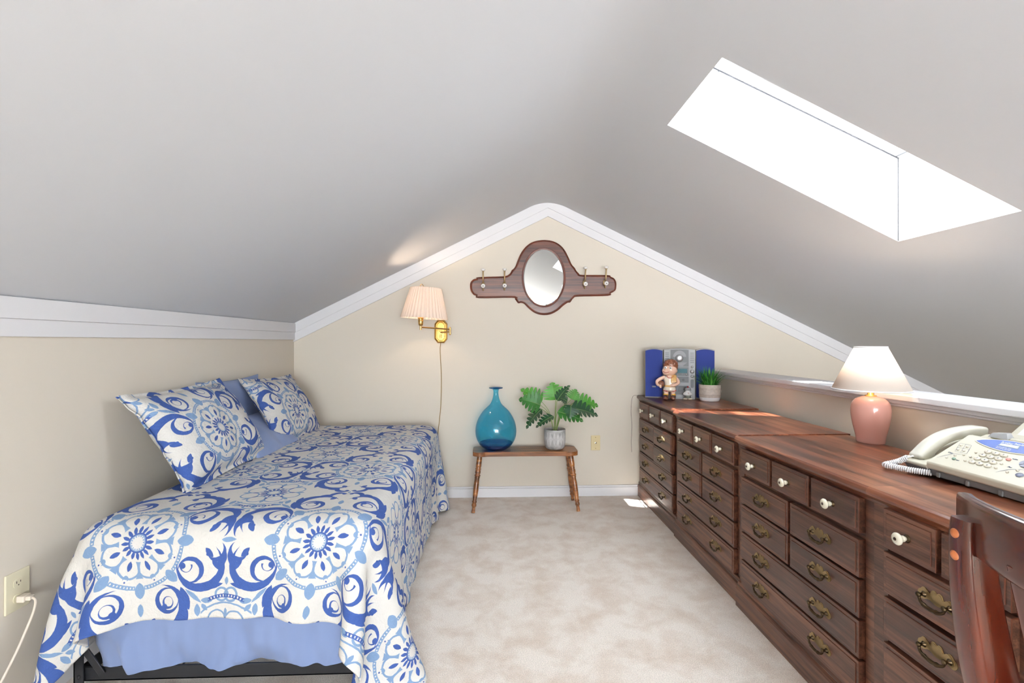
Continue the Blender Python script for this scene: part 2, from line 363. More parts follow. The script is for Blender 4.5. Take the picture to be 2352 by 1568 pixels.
SX0, SX1, SY0, SY1 = .754, 1.785, 1.547, 2.04     # skylight opening in the right slope
RX0, RX1 = .28, .57                               # rounded ridge
ce = MB()
def slope(x0, x1, y0, y1, mi=0): ce.add([(x0, y0, ceil_z(x0)), (x0, y1, ceil_z(x0)), (x1, y1, ceil_z(x1)), (x1, y0, ceil_z(x1))], [(0, 1, 2, 3)], mi)
slope(XL-.05, RX0, YF-.05, YB+.05)
for a in ((RX1, SX0, YF-.05, YB+.05), (SX1, XR+.05, YF-.05, YB+.05), (SX0, SX1, YF-.05, SY0), (SX0, SX1, SY1, YB+.05)): slope(*a)
arc = []
for i in range(17):
    t = i/16; arc.append(((1-t)**2*RX0+2*t*(1-t)*AX+t*t*RX1, (1-t)**2*ceil_z(RX0)+2*t*(1-t)*AZ+t*t*ceil_z(RX1)))
ce.rings([[(x, YF-.05, z) for x, z in arc], [(x, YB+.05, z) for x, z in arc]], 0, True, None, False, False, False)
structure(ce, 'ceiling', M['ceiling'])

# gable wall (far end) and the wall behind the camera with an added window
def gable(y0, y1, name, hole=None):
    w = MB(); Mx = axes((0, y1, 0), (1, 0, 0), (0, 0, 1), (0, -1, 0)); th = y1-y0
    def col(x0, x1, z0, z1a, z1b): w.prism([(x0, z0), (x1, z0), (x1, z1b), (x0, z1a)], 0, th, 0, Mx)
    xs = sorted([XL-.05, AX, XR+.05]+([hole[0], hole[1]] if hole else [])+([hole[4], hole[5]] if hole else []))
    for a, b in zip(xs, xs[1:]):
        h = None
        if hole and a >= hole[0]-1e-6 and b <= hole[1]+1e-6: h = hole[2:4]
        if hole and a >= hole[4]-1e-6 and b <= hole[5]+1e-6: h = hole[6:8]
        if h: col(a, b, 0, h[0], h[0]); col(a, b, h[1], ceil_z(a), ceil_z(b))
        else: col(a, b, 0, ceil_z(a), ceil_z(b))
    return structure(w, name, M['wall'])
gable(YB, YB+.05, 'wall_back')
gable(YF-.05, YF, 'wall_front', (-.70, 1.60, .40, 1.75, 2.25, 3.55, .30, .80))
w = MB(); w.span((XL-.05, YF, 0), (XL, YB, ceil_z(XL))); structure(w, 'wall_left', M['wall'])
w = MB(); w.span((XR, YF, 0), (XR+.05, YB, ceil_z(XR))); structure(w, 'wall_outer', M['wall'])
XH = 1.69                                         # half wall with its painted cap
w = MB(); w.span((XH, YF, 0), (XH+.15, YB, .935)); structure(w, 'wall_right', M['wall'])
w = MB(); w.span((XH-.03, YF, .942), (XH+.185, YB, .968)); w.span((XH-.014, YF, .925), (XH, YB, .942)); w.span((XH-.008, YF, .915), (XH, YB, .925))
structure(w, 'trim_1', M['trim'], bevel=.004)
# unseen windows behind the camera; the wide one is added for fill light
for n, (x0, x1, z0, z1) in enumerate(((-.70, 1.60, .40, 1.75), (2.25, 3.55, .30, .80))):
    fw = MB()
    for a, b in (((x0, z0), (x0+.05, z1)), ((x1-.05, z0), (x1, z1)), ((x0, z0), (x1, z0+.05)), ((x0, z1-.05), (x1, z1)), (((x0+x1)/2-.02, z0), ((x0+x1)/2+.02, z1))):
        fw.span((a[0], YF-.04, a[1]), (b[0], YF-.005, b[1]))
    o = structure(fw, 'window_%d' % (n+2), M['trim'])
    # the pane
    g = MB(); g.box(((x0+x1)/2, YF-.03, (z0+z1)/2), (x1-x0-.1, .004, z1-z0-.1)); g.build('pane', glass_mat('window_glass', (.97, .98, .98, 1)), o)

# skylight: drywall shaft, white frame, glass
s = MB(); xs = (SX0, SX1); A, D = (SX0, ceil_z(SX0)), (SX1, ceil_z(SX1)); A2, D2 = (.890, 2.402), (SX1, 1.992)
def quad(p): s.add(p, [(0, 1, 2, 3)])
quad([(A[0], SY1, A[1]), (D[0], SY1, D[1]), (D2[0], SY1, D2[1]), (A2[0], SY1, A2[1])])
quad([(A[0], SY0, A[1]), (A2[0], SY0, A2[1]), (D2[0], SY0, D2[1]), (D[0], SY0, D[1])])
quad([(A[0], SY0, A[1]), (A[0], SY1, A[1]), (A2[0], SY1, A2[1]), (A2[0], SY0, A2[1])])
quad([(D[0], SY0, D[1]), (D2[0], SY0, D2[1]), (D2[0], SY1, D2[1]), (D[0], SY1, D[1])])
structure(s, 'trim_2', M['shaft'])
kx = (D2[1]-A2[1])/(D2[0]-A2[0]); zt = lambda x: A2[1]+kx*(x-A2[0])
f = MB(); fr = .055
def bar(x0, x1, y0, y1, up=0.0, th=.045):
    p = [(x0, y0, zt(x0)+up), (x1, y0, zt(x1)+up), (x1, y1, zt(x1)+up), (x0, y1, zt(x0)+up)]
    q = [(a, b, c+th) for a, b, c in p]; f.add(p+q, [(3, 2, 1, 0), (4, 5, 6, 7), (0, 1, 5, 4), (1, 2, 6, 5), (2, 3, 7, 6), (3, 0, 4, 7)])
bar(A2[0]-.03, A2[0]+fr, SY0-.03, SY1+.03); bar(D2[0]-.012, D2[0]+.04, SY0-.03, SY1+.03); bar(A2[0]+fr, D2[0]-.012, SY0-.03, SY0+.012); bar(A2[0]+fr, D2[0]-.012, SY1-.012, SY1+.03)
bar(A2[0]+fr-.0, A2[0]+fr+.02, SY0-.02, SY1+.02, .05, .03); bar(A2[0]+fr, D2[0], SY1-.03, SY1+.02, .05, .03); bar(A2[0]+fr, D2[0], SY0-.02, SY0+.02, .05, .03)
sk = structure(f, 'window_1', M['white'])
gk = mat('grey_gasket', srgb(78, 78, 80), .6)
def strip(x0, x1, y0, y1, dz, nm):
    q = MB(); p = [(x0, y0, zt(x0)+dz), (x1, y0, zt(x1)+dz), (x1, y1, zt(x1)+dz), (x0, y1, zt(x0)+dz)]; q.add(p+[(a, b, c+.004) for a, b, c in p], [(3, 2, 1, 0), (4, 5, 6, 7), (0, 1, 5, 4), (1, 2, 6, 5), (2, 3, 7, 6), (3, 0, 4, 7)]); q.build(nm, gk, sk)
strip(A2[0], D2[0], SY1-.0035, SY1-.0005, -.004, 'gasket'); strip(A2[0]+fr, D2[0], SY1-.036, SY1-.031, .046, 'gasket'); strip(D2[0]-.016, D2[0]-.012, SY0, SY1, -.002, 'gasket')
for xx, z1 in ((SX1-.0015, D2[1]), (.977, zt(.977))):  # grey strips painted in for the shaft's lost shade edges
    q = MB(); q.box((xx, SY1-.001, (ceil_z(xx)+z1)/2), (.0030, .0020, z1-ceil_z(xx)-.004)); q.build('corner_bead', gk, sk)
g = MB(); x0, x1 = A2[0]+.02, D2[0]+.02
g.add([(x0, SY0-.02, zt(x0)+.085), (x1, SY0-.02, zt(x1)+.085), (x1, SY1+.02, zt(x1)+.085), (x0, SY1+.02, zt(x0)+.085)], [(0, 1, 2, 3)])
g.build('pane', glass_mat('skylight_glass', (.80, .83, .86, 1)), sk)

# two-step boards under the ceiling: along the knee wall and up both rakes
t = MB(); zc = ceil_z(XL)
t.span((XL, YF, zc-.063), (XL+.020, YB, zc+.004)); t.span((XL, YF, zc-.119), (XL+.012, YB, zc-.063)); structure(t, 'trim_3', M['trim'], bevel=.0015)
for n, (xa, xb, k) in enumerate(((XL, AX, KL), (AX, XR, -KR))):
    t = MB(); cs = math.cos(math.atan(abs(k))); Mx = axes((0, YB, 0), (1, 0, 0), (0, 0, 1), (0, -1, 0)); e = .02 if n == 0 else 0
    for d0, d1, th in ((-.004, .064, .020), (.064, .121, .012)):
        v0, v1 = d0/cs, d1/cs
        pa, pb = (xa, ceil_z(xa)), (xb, ceil_z(xb))
        if d0 < 0:   # the top follows the rounded ridge
            ar = [p for p in arc if (p[0] <= AX) == (n == 0) or abs(p[0]-AX) < .01]
            top = ([pa]+ar) if n == 0 else (ar+[pb])
            top = [(x, z+.002) for x, z in top]
            t.prism([(pa[0], pa[1]-v1), (pb[0], pb[1]-v1)]+top[::-1], 0, th, 0, Mx)
        else: t.prism([(pa[0], pa[1]-v1), (pb[0], pb[1]-v1), (pb[0], pb[1]-v0), (pa[0], pa[1]-v0)], 0, th, 0, Mx)
    structure(t, 'trim_%d' % (n+4), M['trim'])
b = MB(); b.span((XL, YB-.014, 0), (XH, YB, .068)); b.span((XL, YB-.009, .068), (XH, YB, .082)); structure(b, 'baseboard_back', M['trim'], bevel=.003)
b = MB(); b.span((XL, YF, 0), (XL+.014, YB-.014, .068)); b.span((XL, YF, .068), (XL+.009, YB-.009, .082)); structure(b, 'baseboard_left', M['trim'], bevel=.003)
# ---------------------------------------------------------------- chests of drawers along the half wall
def knob_mb():
    m = MB(); R = ry(-PI/2)     # lathe axis points out of the drawer (-x)
    m.lathe([(.0105, 0), (.0105, .0015), (.006, .004), (.0052, .006)], 20, 1, True, R)
    m.lathe([(.0052, .004), (.0075, .009), (.0085, .0115), (.0065, .014), (.0065, .017), (.0115, .020), (.0158, .0245), (.0162, .028), (.0135, .0315), (.0085, .0330)], 24, 0, True, R, True, True)
    m.lathe([(.0048, .0325), (.0040, .0345), (.0, .0348)], 14, 2, True, R, True, False)
    return m
def handle_mb():
    m = MB()
    half = [(0, .0175), (.006, .0215), (.013, .0195), (.0165, .0125), (.0195, .0085), (.0245, .0125), (.0315, .0175), (.0390, .0165), (.0440, .0110), (.0500, .0060), (.0525, -.0015), (.0490, -.0090), (.0425, -.0135), (.0340, -.0125), (.0270, -.0085), (.0180, -.0075), (.0080, -.0115), (0, -.0125)]
    pts = half+[(-a, b) for a, b in half[-2:0:-1]]
    pts = [p[:2] for p in catmull([(a, b, 0) for a, b in pts], 3, True)]
    Mx = axes((0, 0, 0), (0, -1, 0), (0, 0, 1), (-1, 0, 0))
    m.prism(pts, 0, .0014, 0, Mx); m.prism([(a*.86, b*.82+.0003) for a, b in pts], .0014, .0024, 0, Mx)
    for s in (-1, 1):
        m.lathe([(.0072, 0), (.0072, .003), (.0040, .006), (.0036, .013), (.0062, .0155), (.0060, .0195), (.0030, .0215), (0, .022)], 14, 1, True, T(0, s*.034, 0) @ ry(-PI/2))
    n = 18; P = []; Rr = []
    for i in range(n+1):
        a = PI*i/n; P.append((-.0150-.004*math.sin(a), .034*math.cos(a), -.0195*math.sin(a)**.6 if 0 < i < n else 0)); Rr.append(.0032+.0018*math.sin(a)**2+(.0016 if i in (6, 12) else 0))
    m.tube(P, Rr, 10, 1)
    return m
DM = [M['dresser'], M['dresser_edge']]
KM = [M['porcelain'], M['dark_brass'], M['dark']]; HM = [M['old_brass'], M['dark_brass']]
knob_me = knob_mb().build('knob', KM); handle_me = handle_mb().build('handle', HM)
proto = {'knob': knob_me.data, 'handle': handle_me.data}
for o in (knob_me, handle_me): bpy.data.objects.remove(o)
def child_mesh(name, me, parent, loc, rot=None):
    o = bpy.data.objects.new(name, me); COL.objects.link(o); o.parent = parent; o.location = loc
    if rot: o.rotation_euler = rot
    return o
def drawer(root, y0, y1, z0, z1, pulls, out=0.0):
    """front panel, y measured from the far end towards the camera"""
    w, h = y1-y0, z1-z0; m = MB()
    m.span((-.018, -w/2, -h/2), (.004, w/2, h/2))
    m.span((-.0205, -w/2+.011, -h/2+.011), (-.017, w/2-.011, h/2-.011))
    if out: m.span((.004, -w/2+.012, -h/2+.012), (.004+out+.02, w/2-.012, h/2-.012), 1)
    o = m.build('drawer', DM, root, loc=(-out, -(y0+y1)/2, (z0+z1)/2))
    b = o.modifiers.new('bevel', 'BEVEL'); b.width = .0065; b.segments = 3; b.limit_method = 'ANGLE'; b.angle_limit = .6; b.material = 1
    for kind, dy in pulls: child_mesh(kind, proto[kind], o, (-.0205, dy, 0 if kind == 'knob' else .004))
    return o
def dresser_top(root, width, depth, H, over=.014):
    m = MB(); prof = [(.0, H-.046), (-.006, H-.044), (-.008, H-.036), (-.012, H-.030), (-.014, H-.027), (-.022, H-.024), (-.026, H-.014), (-.022, H-.004), (-.014, H), (depth, H), (depth, H-.027), (.02, H-.027), (.02, H-.046)]
    Mx = axes((0, -.0006, 0), (1, 0, 0), (0, 0, 1), (0, -1, 0)); m.prism(prof, 0, width-.0012, 0, Mx)
    return m.build('top', M['dresser_top'], root, bevel=.0012)
def plinth(root, width, depth, pw=None):
    m = MB(); prof = [(-.020, 0), (-.020, .078), (-.016, .086), (-.008, .090), (-.012, .098), (-.008, .108), (.002, .112), (depth, .112), (depth, 0)]
    m.prism(prof, 0, width-.003, 0, axes((0, -.0015, 0), (1, 0, 0), (0, 0, 1), (0, -1, 0)))
    return m.build('plinth', M['dresser'], root, bevel=.0012)
LEVELS = [(.480, .594), (.358, .472), (.236, .350), (.116, .228)]
def make_dresser(H, label, loc):
    root = thing('dresser', label, 'dresser', loc, group='dark wood chests in a row along the half wall')
    m = MB(); wd, dp = .77, .50
    m.span((.0, 0, .112), (.02, -.040, H-.046)); m.span((.0, -wd+.040, .112), (.02, -wd, H-.046))
    m.span((.004, -.040, .112), (.02, -wd+.04, H-.046), 0)
    m.span((.02, -.0015, .112), (dp, -wd+.0015, H-.027))
    o = m.build('carcass', M['dresser'], root, bevel=.001)
    dresser_top(root, wd, dp, H); plinth(root, wd, dp)
    k = H/.765; x0, x1 = .045, .725; g = .013; w3 = (x1-x0-2*g)/3; w2 = (x1-x0-g)/2
    for i in range(3): drawer(root, x0+i*(w3+g), x0+i*(w3+g)+w3, .613*k, .720*k, [('knob', 0)])
    for li, (a, b) in enumerate(LEVELS):
        if li < 2:
            for i in range(2): drawer(root, x0+i*(w2+g), x0+i*(w2+g)+w2, a*k, b*k, [('handle', 0)], out=.010 if (i and H > .770) else 0)
        else: drawer(root, x0, x1, a*k, b*k, [('handle', w2/2+g/2), ('handle', -w2/2-g/2)])
    return root
make_dresser(.773, 'dark walnut chest of drawers farthest back, against the cream wall, under the stereo', (1.135, 3.655, 0))
make_dresser(.765, 'dark walnut chest of drawers second from the back wall, with a bare worn top', (1.125, 2.885, 0))
make_dresser(.761, 'dark walnut chest of drawers with the pink lamp standing on its worn top', (1.112, 2.115, 0))
# kneehole desk nearest the camera
dk = thing('desk', 'dark walnut desk nearest the camera, with the fax machine on top', 'desk', (1.104, 1.345, 0), group='dark wood chests in a row along the half wall')
H = .765; m = MB(); pw = .43
m.span((0, 0, .112), (.02, -.050, H-.046)); m.span((0, -pw+.05, .112), (.02, -pw, H-.046)); m.span((.004, -.05, .112), (.02, -pw+.05, H-.046)); m.span((.02, -.0015, .112), (.50, -pw, H-.027))
m.span((.02, -1.20, 0), (.50, -1.16, H-.027)); m.span((.46, -pw, .35), (.48, -1.16, H-.027)); m.span((.004, -pw, H-.10), (.022, -1.16, H-.046))
m.build('carcass', M['dresser'], dk, bevel=.001); dresser_top(dk, 1.22, .50, H); plinth(dk, pw, .50)
drawer(dk, .054, .212, .614, .722, [('knob', 0)]); drawer(dk, .226, .384, .614, .722, [('knob', 0)])
for a, b in ((.490, .603), (.364, .478), (.238, .352), (.116, .228)): drawer(dk, .054, .384, a, b, [('handle', 0)])

# ---------------------------------------------------------------- chair in front of the desk
def sweep_rect(mb, pts, halfw, halfh, mi=0, up=(0, 0, 1), rnd=4):
    """rounded-rectangle section swept along pts; halfw across, halfh along 'up'"""
    P = [Vector(p) for p in pts]; rs = []; n = 16
    for i, p in enumerate(P):
        t = (P[min(i+1, len(P)-1)]-P[max(i-1, 0)]).normalized(); u = Vector(up); s = t.cross(u).normalized(); u = s.cross(t).normalized()
        hw = halfw[i] if isinstance(halfw, list) else halfw; hh = halfh[i] if isinstance(halfh, list) else halfh
        r = []
        for k in range(n):
            a = 2*PI*k/n; c, q = math.cos(a), math.sin(a); e = 2/rnd
            r.append(tuple(p+s*hw*math.copysign(abs(c)**e, c)+u*hh*math.copysign(abs(q)**e, q)))
        rs.append(r[::-1])
    mb.rings(rs, mi, True); return mb
ch = thing('wooden_chair', 'glossy red-brown wooden chair with curved back rail in front of the desk', 'chair', (.78, .485, 0))
CO = Vector((.78, .485, 0))
def loc_(p): return tuple(Vector(p)-CO)
def curve_post(y, yt):
    return [(.716, yt, .918), (.717, yt, .88), (.724, y, .80), (.742, y, .70), (.768, y, .60), (.787, y, .50), (.792, y, .42), (.775, y, .25), (.735, y, .0)]
for y in (.690, .280):
    m = MB(); pts = catmull([loc_(p) for p in curve_post(y, y)], 5); nn = len(pts)
    wv = [.0205]*nn; sweep_rect(m, pts, [.0165+.005*min(1, i/14) for i in range(nn)], [.0195+.013*min(1, i/18) for i in range(nn)], 0, (1, 0, 0), 5)
    if y > .5:
        for z, xx in ((.895, .6965), (.862, .6965)): m.lathe([(.0075, 0), (.0075, .002), (.004, .0045), (0, .005)], 14, 1, True, T(*loc_((xx, y+.004, z))) @ ry(-PI/2))
    m.build('back_post', [M['chair_wood'], mat('light_plug', srgb(190, 110, 60), .3, coat=.5)], ch)
m = MB(); rail = []; 
for i in range(21):
    t = i/20; y = .738+(.232-.738)*t; x = .756-.088*math.sin(PI*t)**.85; rail.append(loc_((x, y, .905+.006*math.sin(PI*t))))
sweep_rect(m, rail, .0105, [.037+.008*math.sin(PI*i/20) for i in range(21)], 0, (0, 0, 1), 6); m.build('top_rail', M['chair_wood'], ch)
for y in (.575, .485, .395):
    m = MB(); bx = .088*math.sin(PI*(.742-y)/.514)**.85
    pts = catmull([loc_(p) for p in ((.756-bx, y, .89), (.762-bx*.8, y, .80), (.768-bx*.5, y, .68), (.785-bx*.2, y, .56), (.800, y, .445))], 5)
    sweep_rect(m, pts, .030, .005, 0, (1, 0, 0), 6); m.build('slat', M['chair_wood'], ch)
m = MB(); m.prism([(.775, .275), (.775, .695), (1.00, .715), (1.19, .700), (1.215, .485), (1.19, .27), (1.00, .255)], .425, .455)
m.T = Matrix(); o = m.build('seat', M['chair_wood'], ch, bevel=.01, seg=3); o.location = -CO
for y in (.675, .295):
    m = MB(); m.tube([loc_((1.15, y, .425)), loc_((1.165, y, .30)), loc_((1.18, y, .0))], [.018, .020, .014], 14); m.build('front_leg', M['chair_wood'], ch)

# ---------------------------------------------------------------- the bed
BX0, BX1, BY0, BY1, BZ = -1.352, -.395, 1.585, 3.47, .585
bf = thing('bed_frame', 'black steel folding bed frame under the mattress, on the carpet', 'bed frame', (-.8735, 2.5, 0))
def at(m): m.T = T(.8735, -2.5, 0); return m
m = at(MB())
for y in (1.612, 3.44): m.span((-1.345, y-.004, .082), (-.40, y+.004, .126)); m.span((-1.345, y-.004, .082), (-.40, y+.030, .088)) if y < 2 else None
for x in (-1.340, -.405): m.span((x-.004, 1.612, .082), (x+.004, 3.44, .126))
for y in (2.1, 2.6, 3.1): m.span((-1.34, y-.012, .100), (-.405, y+.012, .112))
m.build('rail', M['black'], bf, bevel=.0015)
m = at(MB())
for i in range(1, 18):
    y = 1.63+i*.10; m.span((-1.335, y, .118), (-.41, y+.004, .122))
for i in range(1, 9):
    x = -1.335+i*.103; m.span((x, 1.62, .116), (x+.004, 3.43, .120))
m.build('wire_deck', M['black'], bf)
for i, (x, y, hgt) in enumerate(((-1.333, 1.605, .300), (-.412, 1.605, .126), (-1.333, 3.445, .126), (-.412, 3.445, .126))):
    m = at(MB()); m.span((x-.015, y-.010, .0), (x+.015, y-.005, hgt)); m.span((x-.015, y-.010, .0), (x-.010, y+.018, hgt))
    if i == 0:
        for z in (.275, .190, .105): m.lathe([(.0055, 0), (.0055, .002), (.003, .004), (0, .0045)], 12, 0, True, T(x+.002, y-.010, z) @ rx(PI/2))
    m.build('leg', M['black'], bf, bevel=.001)
m = at(MB()); sweep_rect(m, [(-1.322, 1.602, .195), (-1.262, 1.602, .108)], .003, .011, 0, (0, 0, 1), 8)
m.build('brace', M['black'], bf)
m = at(MB()); m.tube([(-.37, 1.63, .03), (-.37, 1.66, .03)], .028, 18); m.build('caster', M['black'], bf)

# mattress in a pale blue fitted sheet that bags out below
random.seed(4)
def mattress():
    nu, nz = 150, 14; cx, cy = (BX0+BX1)/2, (BY0+BY1)/2; hx, hy = (BX1-BX0)/2-.012, (BY1-BY0)/2-.012; vs = []; rs = []
    for k in range(nz+1):
        t = k/nz; z = .132+(.572-.132)*t; ins = .022*(max(0, .25-t)/.25)**2+.05*(max(0, t-.85)/.15)**2; r = []
        for i in range(nu*4):
            side, q = divmod(i, nu); q = q/nu; rr = .10
            x, y = [(-1+2*q, -1), (1, -1+2*q), (1-2*q, 1), (-1, 1-2*q)][side]
            px, py = x*(hx-ins), y*(hy-ins)
            # round the corners
            dx, dy = abs(px)-(hx-ins-rr), abs(py)-(hy-ins-rr)
            if dx > 0 and dy > 0:
                l = math.hypot(dx, dy); s = rr/max(l, rr) if l > 0 else 1; px = math.copysign(hx-ins-rr+dx*s, px); py = math.copysign(hy-ins-rr+dy*s, py)
            wv = noise.noise(Vector((px*5.5, py*5.5, z*4.0)))*.020+noise.noise(Vector((px*13+z*9, py*13, z*7)))*.009+.010*math.sin(px*23+z*14+2*noise.noise(Vector((px*3, py*3, 2))))*(1-t)
            low = max(0, .62-t)/.62
            rg = (1-min(1, abs(noise.noise(Vector((px*4.5+z*3, py*4.5, z*5+3))))*3.2))**2; wv += .016*rg*low+.012*noise.noise(Vector((px*26, py*26, z*9)))*low
            o = wv*(.55+1.3*low)+.010*low; o = o if side == 0 and abs(x) < .93 else min(o, -.002); nx, ny = (x if abs(x) > .99 else 0), (y if abs(y) > .99 else 0)
            zz = z+low*(.020*noise.noise(Vector((px*4, py*4, 9)))-.012)
            r.append((cx+px+nx*o, cy+py+ny*o, max(zz, .128)))
        rs.append(r)
    m = MB(); m.rings(rs, 0, True); return m
o = mattress().build('mattress', M['sheet']); tag(o, 'single mattress in a wrinkled pale blue sheet, under the patterned quilt', 'mattress')

# quilt: a cloth settled over the mattress (position based dynamics, fixed seed and steps)
def drape():
    h = .024; s0, s1, r0, r1 = BX0-.28, BX1+.47, BY0-.235, BY1+.13
    nx, ny = int(round((s1-s0)/h))+1, int(round((r1-r0)/h))+1
    S, R = np.meshgrid(np.linspace(s0, s1, nx), np.linspace(r0, r1, ny), indexing='ij'); hs = (s1-s0)/(nx-1); hr = (r1-r0)/(ny-1)
    ax = np.maximum(BX0-S, 0)+np.maximum(S-BX1, 0); ay = np.maximum(BY0-R, 0)+np.maximum(R-BY1, 0)
    X = np.clip(S, BX0-.02, BX1+.02); Y = np.clip(R, BY0-.02, BY1+.02)
    X = X+np.sign(S-(BX0+BX1)/2)*ax*.28; Y = Y+np.sign(R-(BY0+BY1)/2)*ay*.28
    P = np.stack([X, Y, BZ+.02-(ax+ay)*.75], -1); rng = np.random.RandomState(3); P += rng.normal(0, .0008, P.shape)
    V = np.zeros_like(P); dt = 1/60/4; rad = .075; cen = np.array([(BX0+BX1)/2, (BY0+BY1)/2, BZ/2-.3]); half = np.array([(BX1-BX0)/2, (BY1-BY0)/2, BZ/2+.3])
    d = math.hypot(hs, hr)
    cons = []
    def con(sa, sb, L, k): cons.append((sa, sb, L, k))
    sl = slice
    for o in (0, 1):
        con((sl(o, nx-1, 2), sl(None)), (sl(o+1, nx, 2), sl(None)), hs, 1.0); con((sl(None), sl(o, ny-1, 2)), (sl(None), sl(o+1, ny, 2)), hr, 1.0)
    for o in (0, 1):
        con((sl(o, nx-1, 2), sl(0, ny-1)), (sl(o+1, nx, 2), sl(1, ny)), d, .22); con((sl(o, nx-1, 2), sl(1, ny)), (sl(o+1, nx, 2), sl(0, ny-1)), d, .22)
    for st, kk in ((3, .10), (2, .10)):
        for o in range(2*st):
            a = np.arange(o % st+(o//st)*st, nx-st, 2*st)
            if len(a): con((a, sl(None)), (a+st, sl(None)), hs*st, kk)
            b = np.arange(o % st+(o//st)*st, ny-st, 2*st)
            if len(b): con((sl(None), b), (sl(None), b+st), hr*st, kk)
    g = np.array([0, 0, -9.8]); steps = 900
    for it in range(steps):
        V += g*dt; V *= .992; Q = P+V*dt
        wl = -1.486 if it > 300 else -1.486-.25*(1-it/300)
        for rep in range(2):
            for a, b, L, k in cons:
                A, B = Q[a], Q[b]; D = B-A; l = np.sqrt((D*D).sum(-1, keepdims=True))+1e-9; c = D*((l-L)/l*.5*k)
                if k < .2: c = np.where(l < L, c, 0)      # bending only pushes apart
                Q[a] = A+c; Q[b] = B-c
        # rounded box
        q = Q-cen; e = np.abs(q)-(half-rad); o = np.maximum(e, 0); lo = np.sqrt((o*o).sum(-1)); ins = np.minimum(e.max(-1), 0); sd = lo+ins-rad-.006
        hit = sd < 0
        n = np.where(lo[..., None] > 1e-6, o/np.maximum(lo[..., None], 1e-6), (e == e.max(-1, keepdims=True)).astype(float))*np.sign(q)
        Q = np.where(hit[..., None], Q-n*sd[..., None], Q)
        fr = np.where(hit, .75, 0)[..., None]; dQ = Q-P; tn = dQ-(dQ*n).sum(-1, keepdims=True)*n; Q = Q-tn*fr
        Q[..., 0] = np.maximum(Q[..., 0], wl); Q[..., 1] = np.minimum(Q[..., 1], 3.652); Q[..., 2] = np.maximum(Q[..., 2], .012)
        V = (Q-P)/dt; sp = np.sqrt((V*V).sum(-1, keepdims=True)); V = V*np.minimum(1, 2.5/np.maximum(sp, 1e-6)); P = Q
    return P, S, R
QP, QS, QR = drape()
nx, ny = QP.shape[:2]; m = MB(); m.v = [tuple(p) for p in QP.reshape(-1, 3)]
for i in range(nx-1):
    for j in range(ny-1): m.f.append((i*ny+j, (i+1)*ny+j, (i+1)*ny+j+1, i*ny+j+1)); m.m.append(0); m.sm.append(True)
# the print: a medallion centre at (-.575, hem + .24), rows half-dropped
UV = np.stack([(QS+.585)*1.03, QR-(BY0-.235)-.242], -1).reshape(-1, 2)
o = m.build('quilt', M['quilt'], uv=UV)
sb = o.modifiers.new('sub', 'SUBSURF'); sb.levels = 1; sb.render_levels = 2
so = o.modifiers.new('solid', 'SOLIDIFY'); so.thickness = .007; so.offset = 1
tag(o, 'white quilt with blue medallions and scrolls draped over the bed', 'quilt')
# ---------------------------------------------------------------- pillows
def pillow(name, Wd, Hh, Th, cen, bottom_dir, up_dir, material, label, group, seed, uvc=(0, 0), flange=0.0, n=44, sag=0.0, uvrot=0):
    """cushion lying in the plane of bottom_dir (its width) and up_dir (its height)"""
    ex = Vector(bottom_dir).normalized(); ey = Vector(up_dir); ey = (ey-ex*ey.dot(ex)).normalized(); ez = ex.cross(ey)
    if ez.x < 0: ez = -ez
    m = MB(); uv = []; sd = Vector((seed*3.1, seed*1.7, 0))
    for side in (1, -1):
        b0 = len(m.v)
        for i in range(n+1):
            for j in range(n+1):
                u, v = -1+2*i/n, -1+2*j/n
                fx = 1-flange/(Wd/2); fy = 1-flange/(Hh/2)
                ui, vi = min(abs(u)/fx, 1), min(abs(v)/fy, 1)
                th = Th/2*(max(0, 1-ui**2.4)*max(0, 1-vi**2.4))**.48
                x = Wd/2*(u*(1-.055*(1-v*v))); y = Hh/2*(v*(1-.07*(1-u*u)))
                w = noise.noise(Vector((x*7, y*7, side*2))+sd)*.012+noise.noise(Vector((x*17, y*17, side*5))+sd)*.005
                edge = max(abs(u), abs(v))
                z = side*(th+.0025)+w*(.35+.65*min(1, th/(Th*.2)))+(noise.noise(Vector((x*22, y*22, 0))+sd)*.010 if flange and edge > .9 else 0)
                z -= sag*(v*v)*.5
                if side == -1: z = max(z, -Th*.42)
                p = Vector(cen)+ex*x+ey*y+ez*z
                p.x = max(p.x, XL+.008+(.004 if side == 1 else 0))
                m.v.append(tuple(p)); a = math.radians(uvrot); uv.append((uvc[0]+x*math.cos(a)-y*math.sin(a), uvc[1]+x*math.sin(a)+y*math.cos(a)))
        for i in range(n):
            for j in range(n):
                a, b, c, d = b0+i*(n+1)+j, b0+(i+1)*(n+1)+j, b0+(i+1)*(n+1)+j+1, b0+i*(n+1)+j+1
                f = (a, b, c, d) if side == (1 if ex.cross(ey).dot(ez) > 0 else -1) else (d, c, b, a)
                m.f.append(f); m.m.append(0); m.sm.append(True)
    # stitch the rim
    N1 = (n+1)*(n+1); rim = [(i, 0) for i in range(n)]+[(n, j) for j in range(n)]+[(i, n) for i in range(n, 0, -1)]+[(0, j) for j in range(n, 0, -1)]
    for k in range(len(rim)):
        p, q = rim[k], rim[(k+1) % len(rim)]; a, b = p[0]*(n+1)+p[1], q[0]*(n+1)+q[1]; m.f.append((a, b, b+N1, a+N1)); m.m.append(0); m.sm.append(True)
    o = m.build(name, material, uv=uv, sub=1); tag(o, label, 'pillow', group)
    return o
pillow('pillow_sham', .68, .47, .17, (-1.298, 2.235, .795), (.0, 1, .02), (-.52, .03, .80), M['quilt'], 'large medallion-print pillow leaning on the left wall, nearest the camera', 'medallion print pillows on the bed', 1, (.06, .03), .022, uvrot=-8, sag=.03)
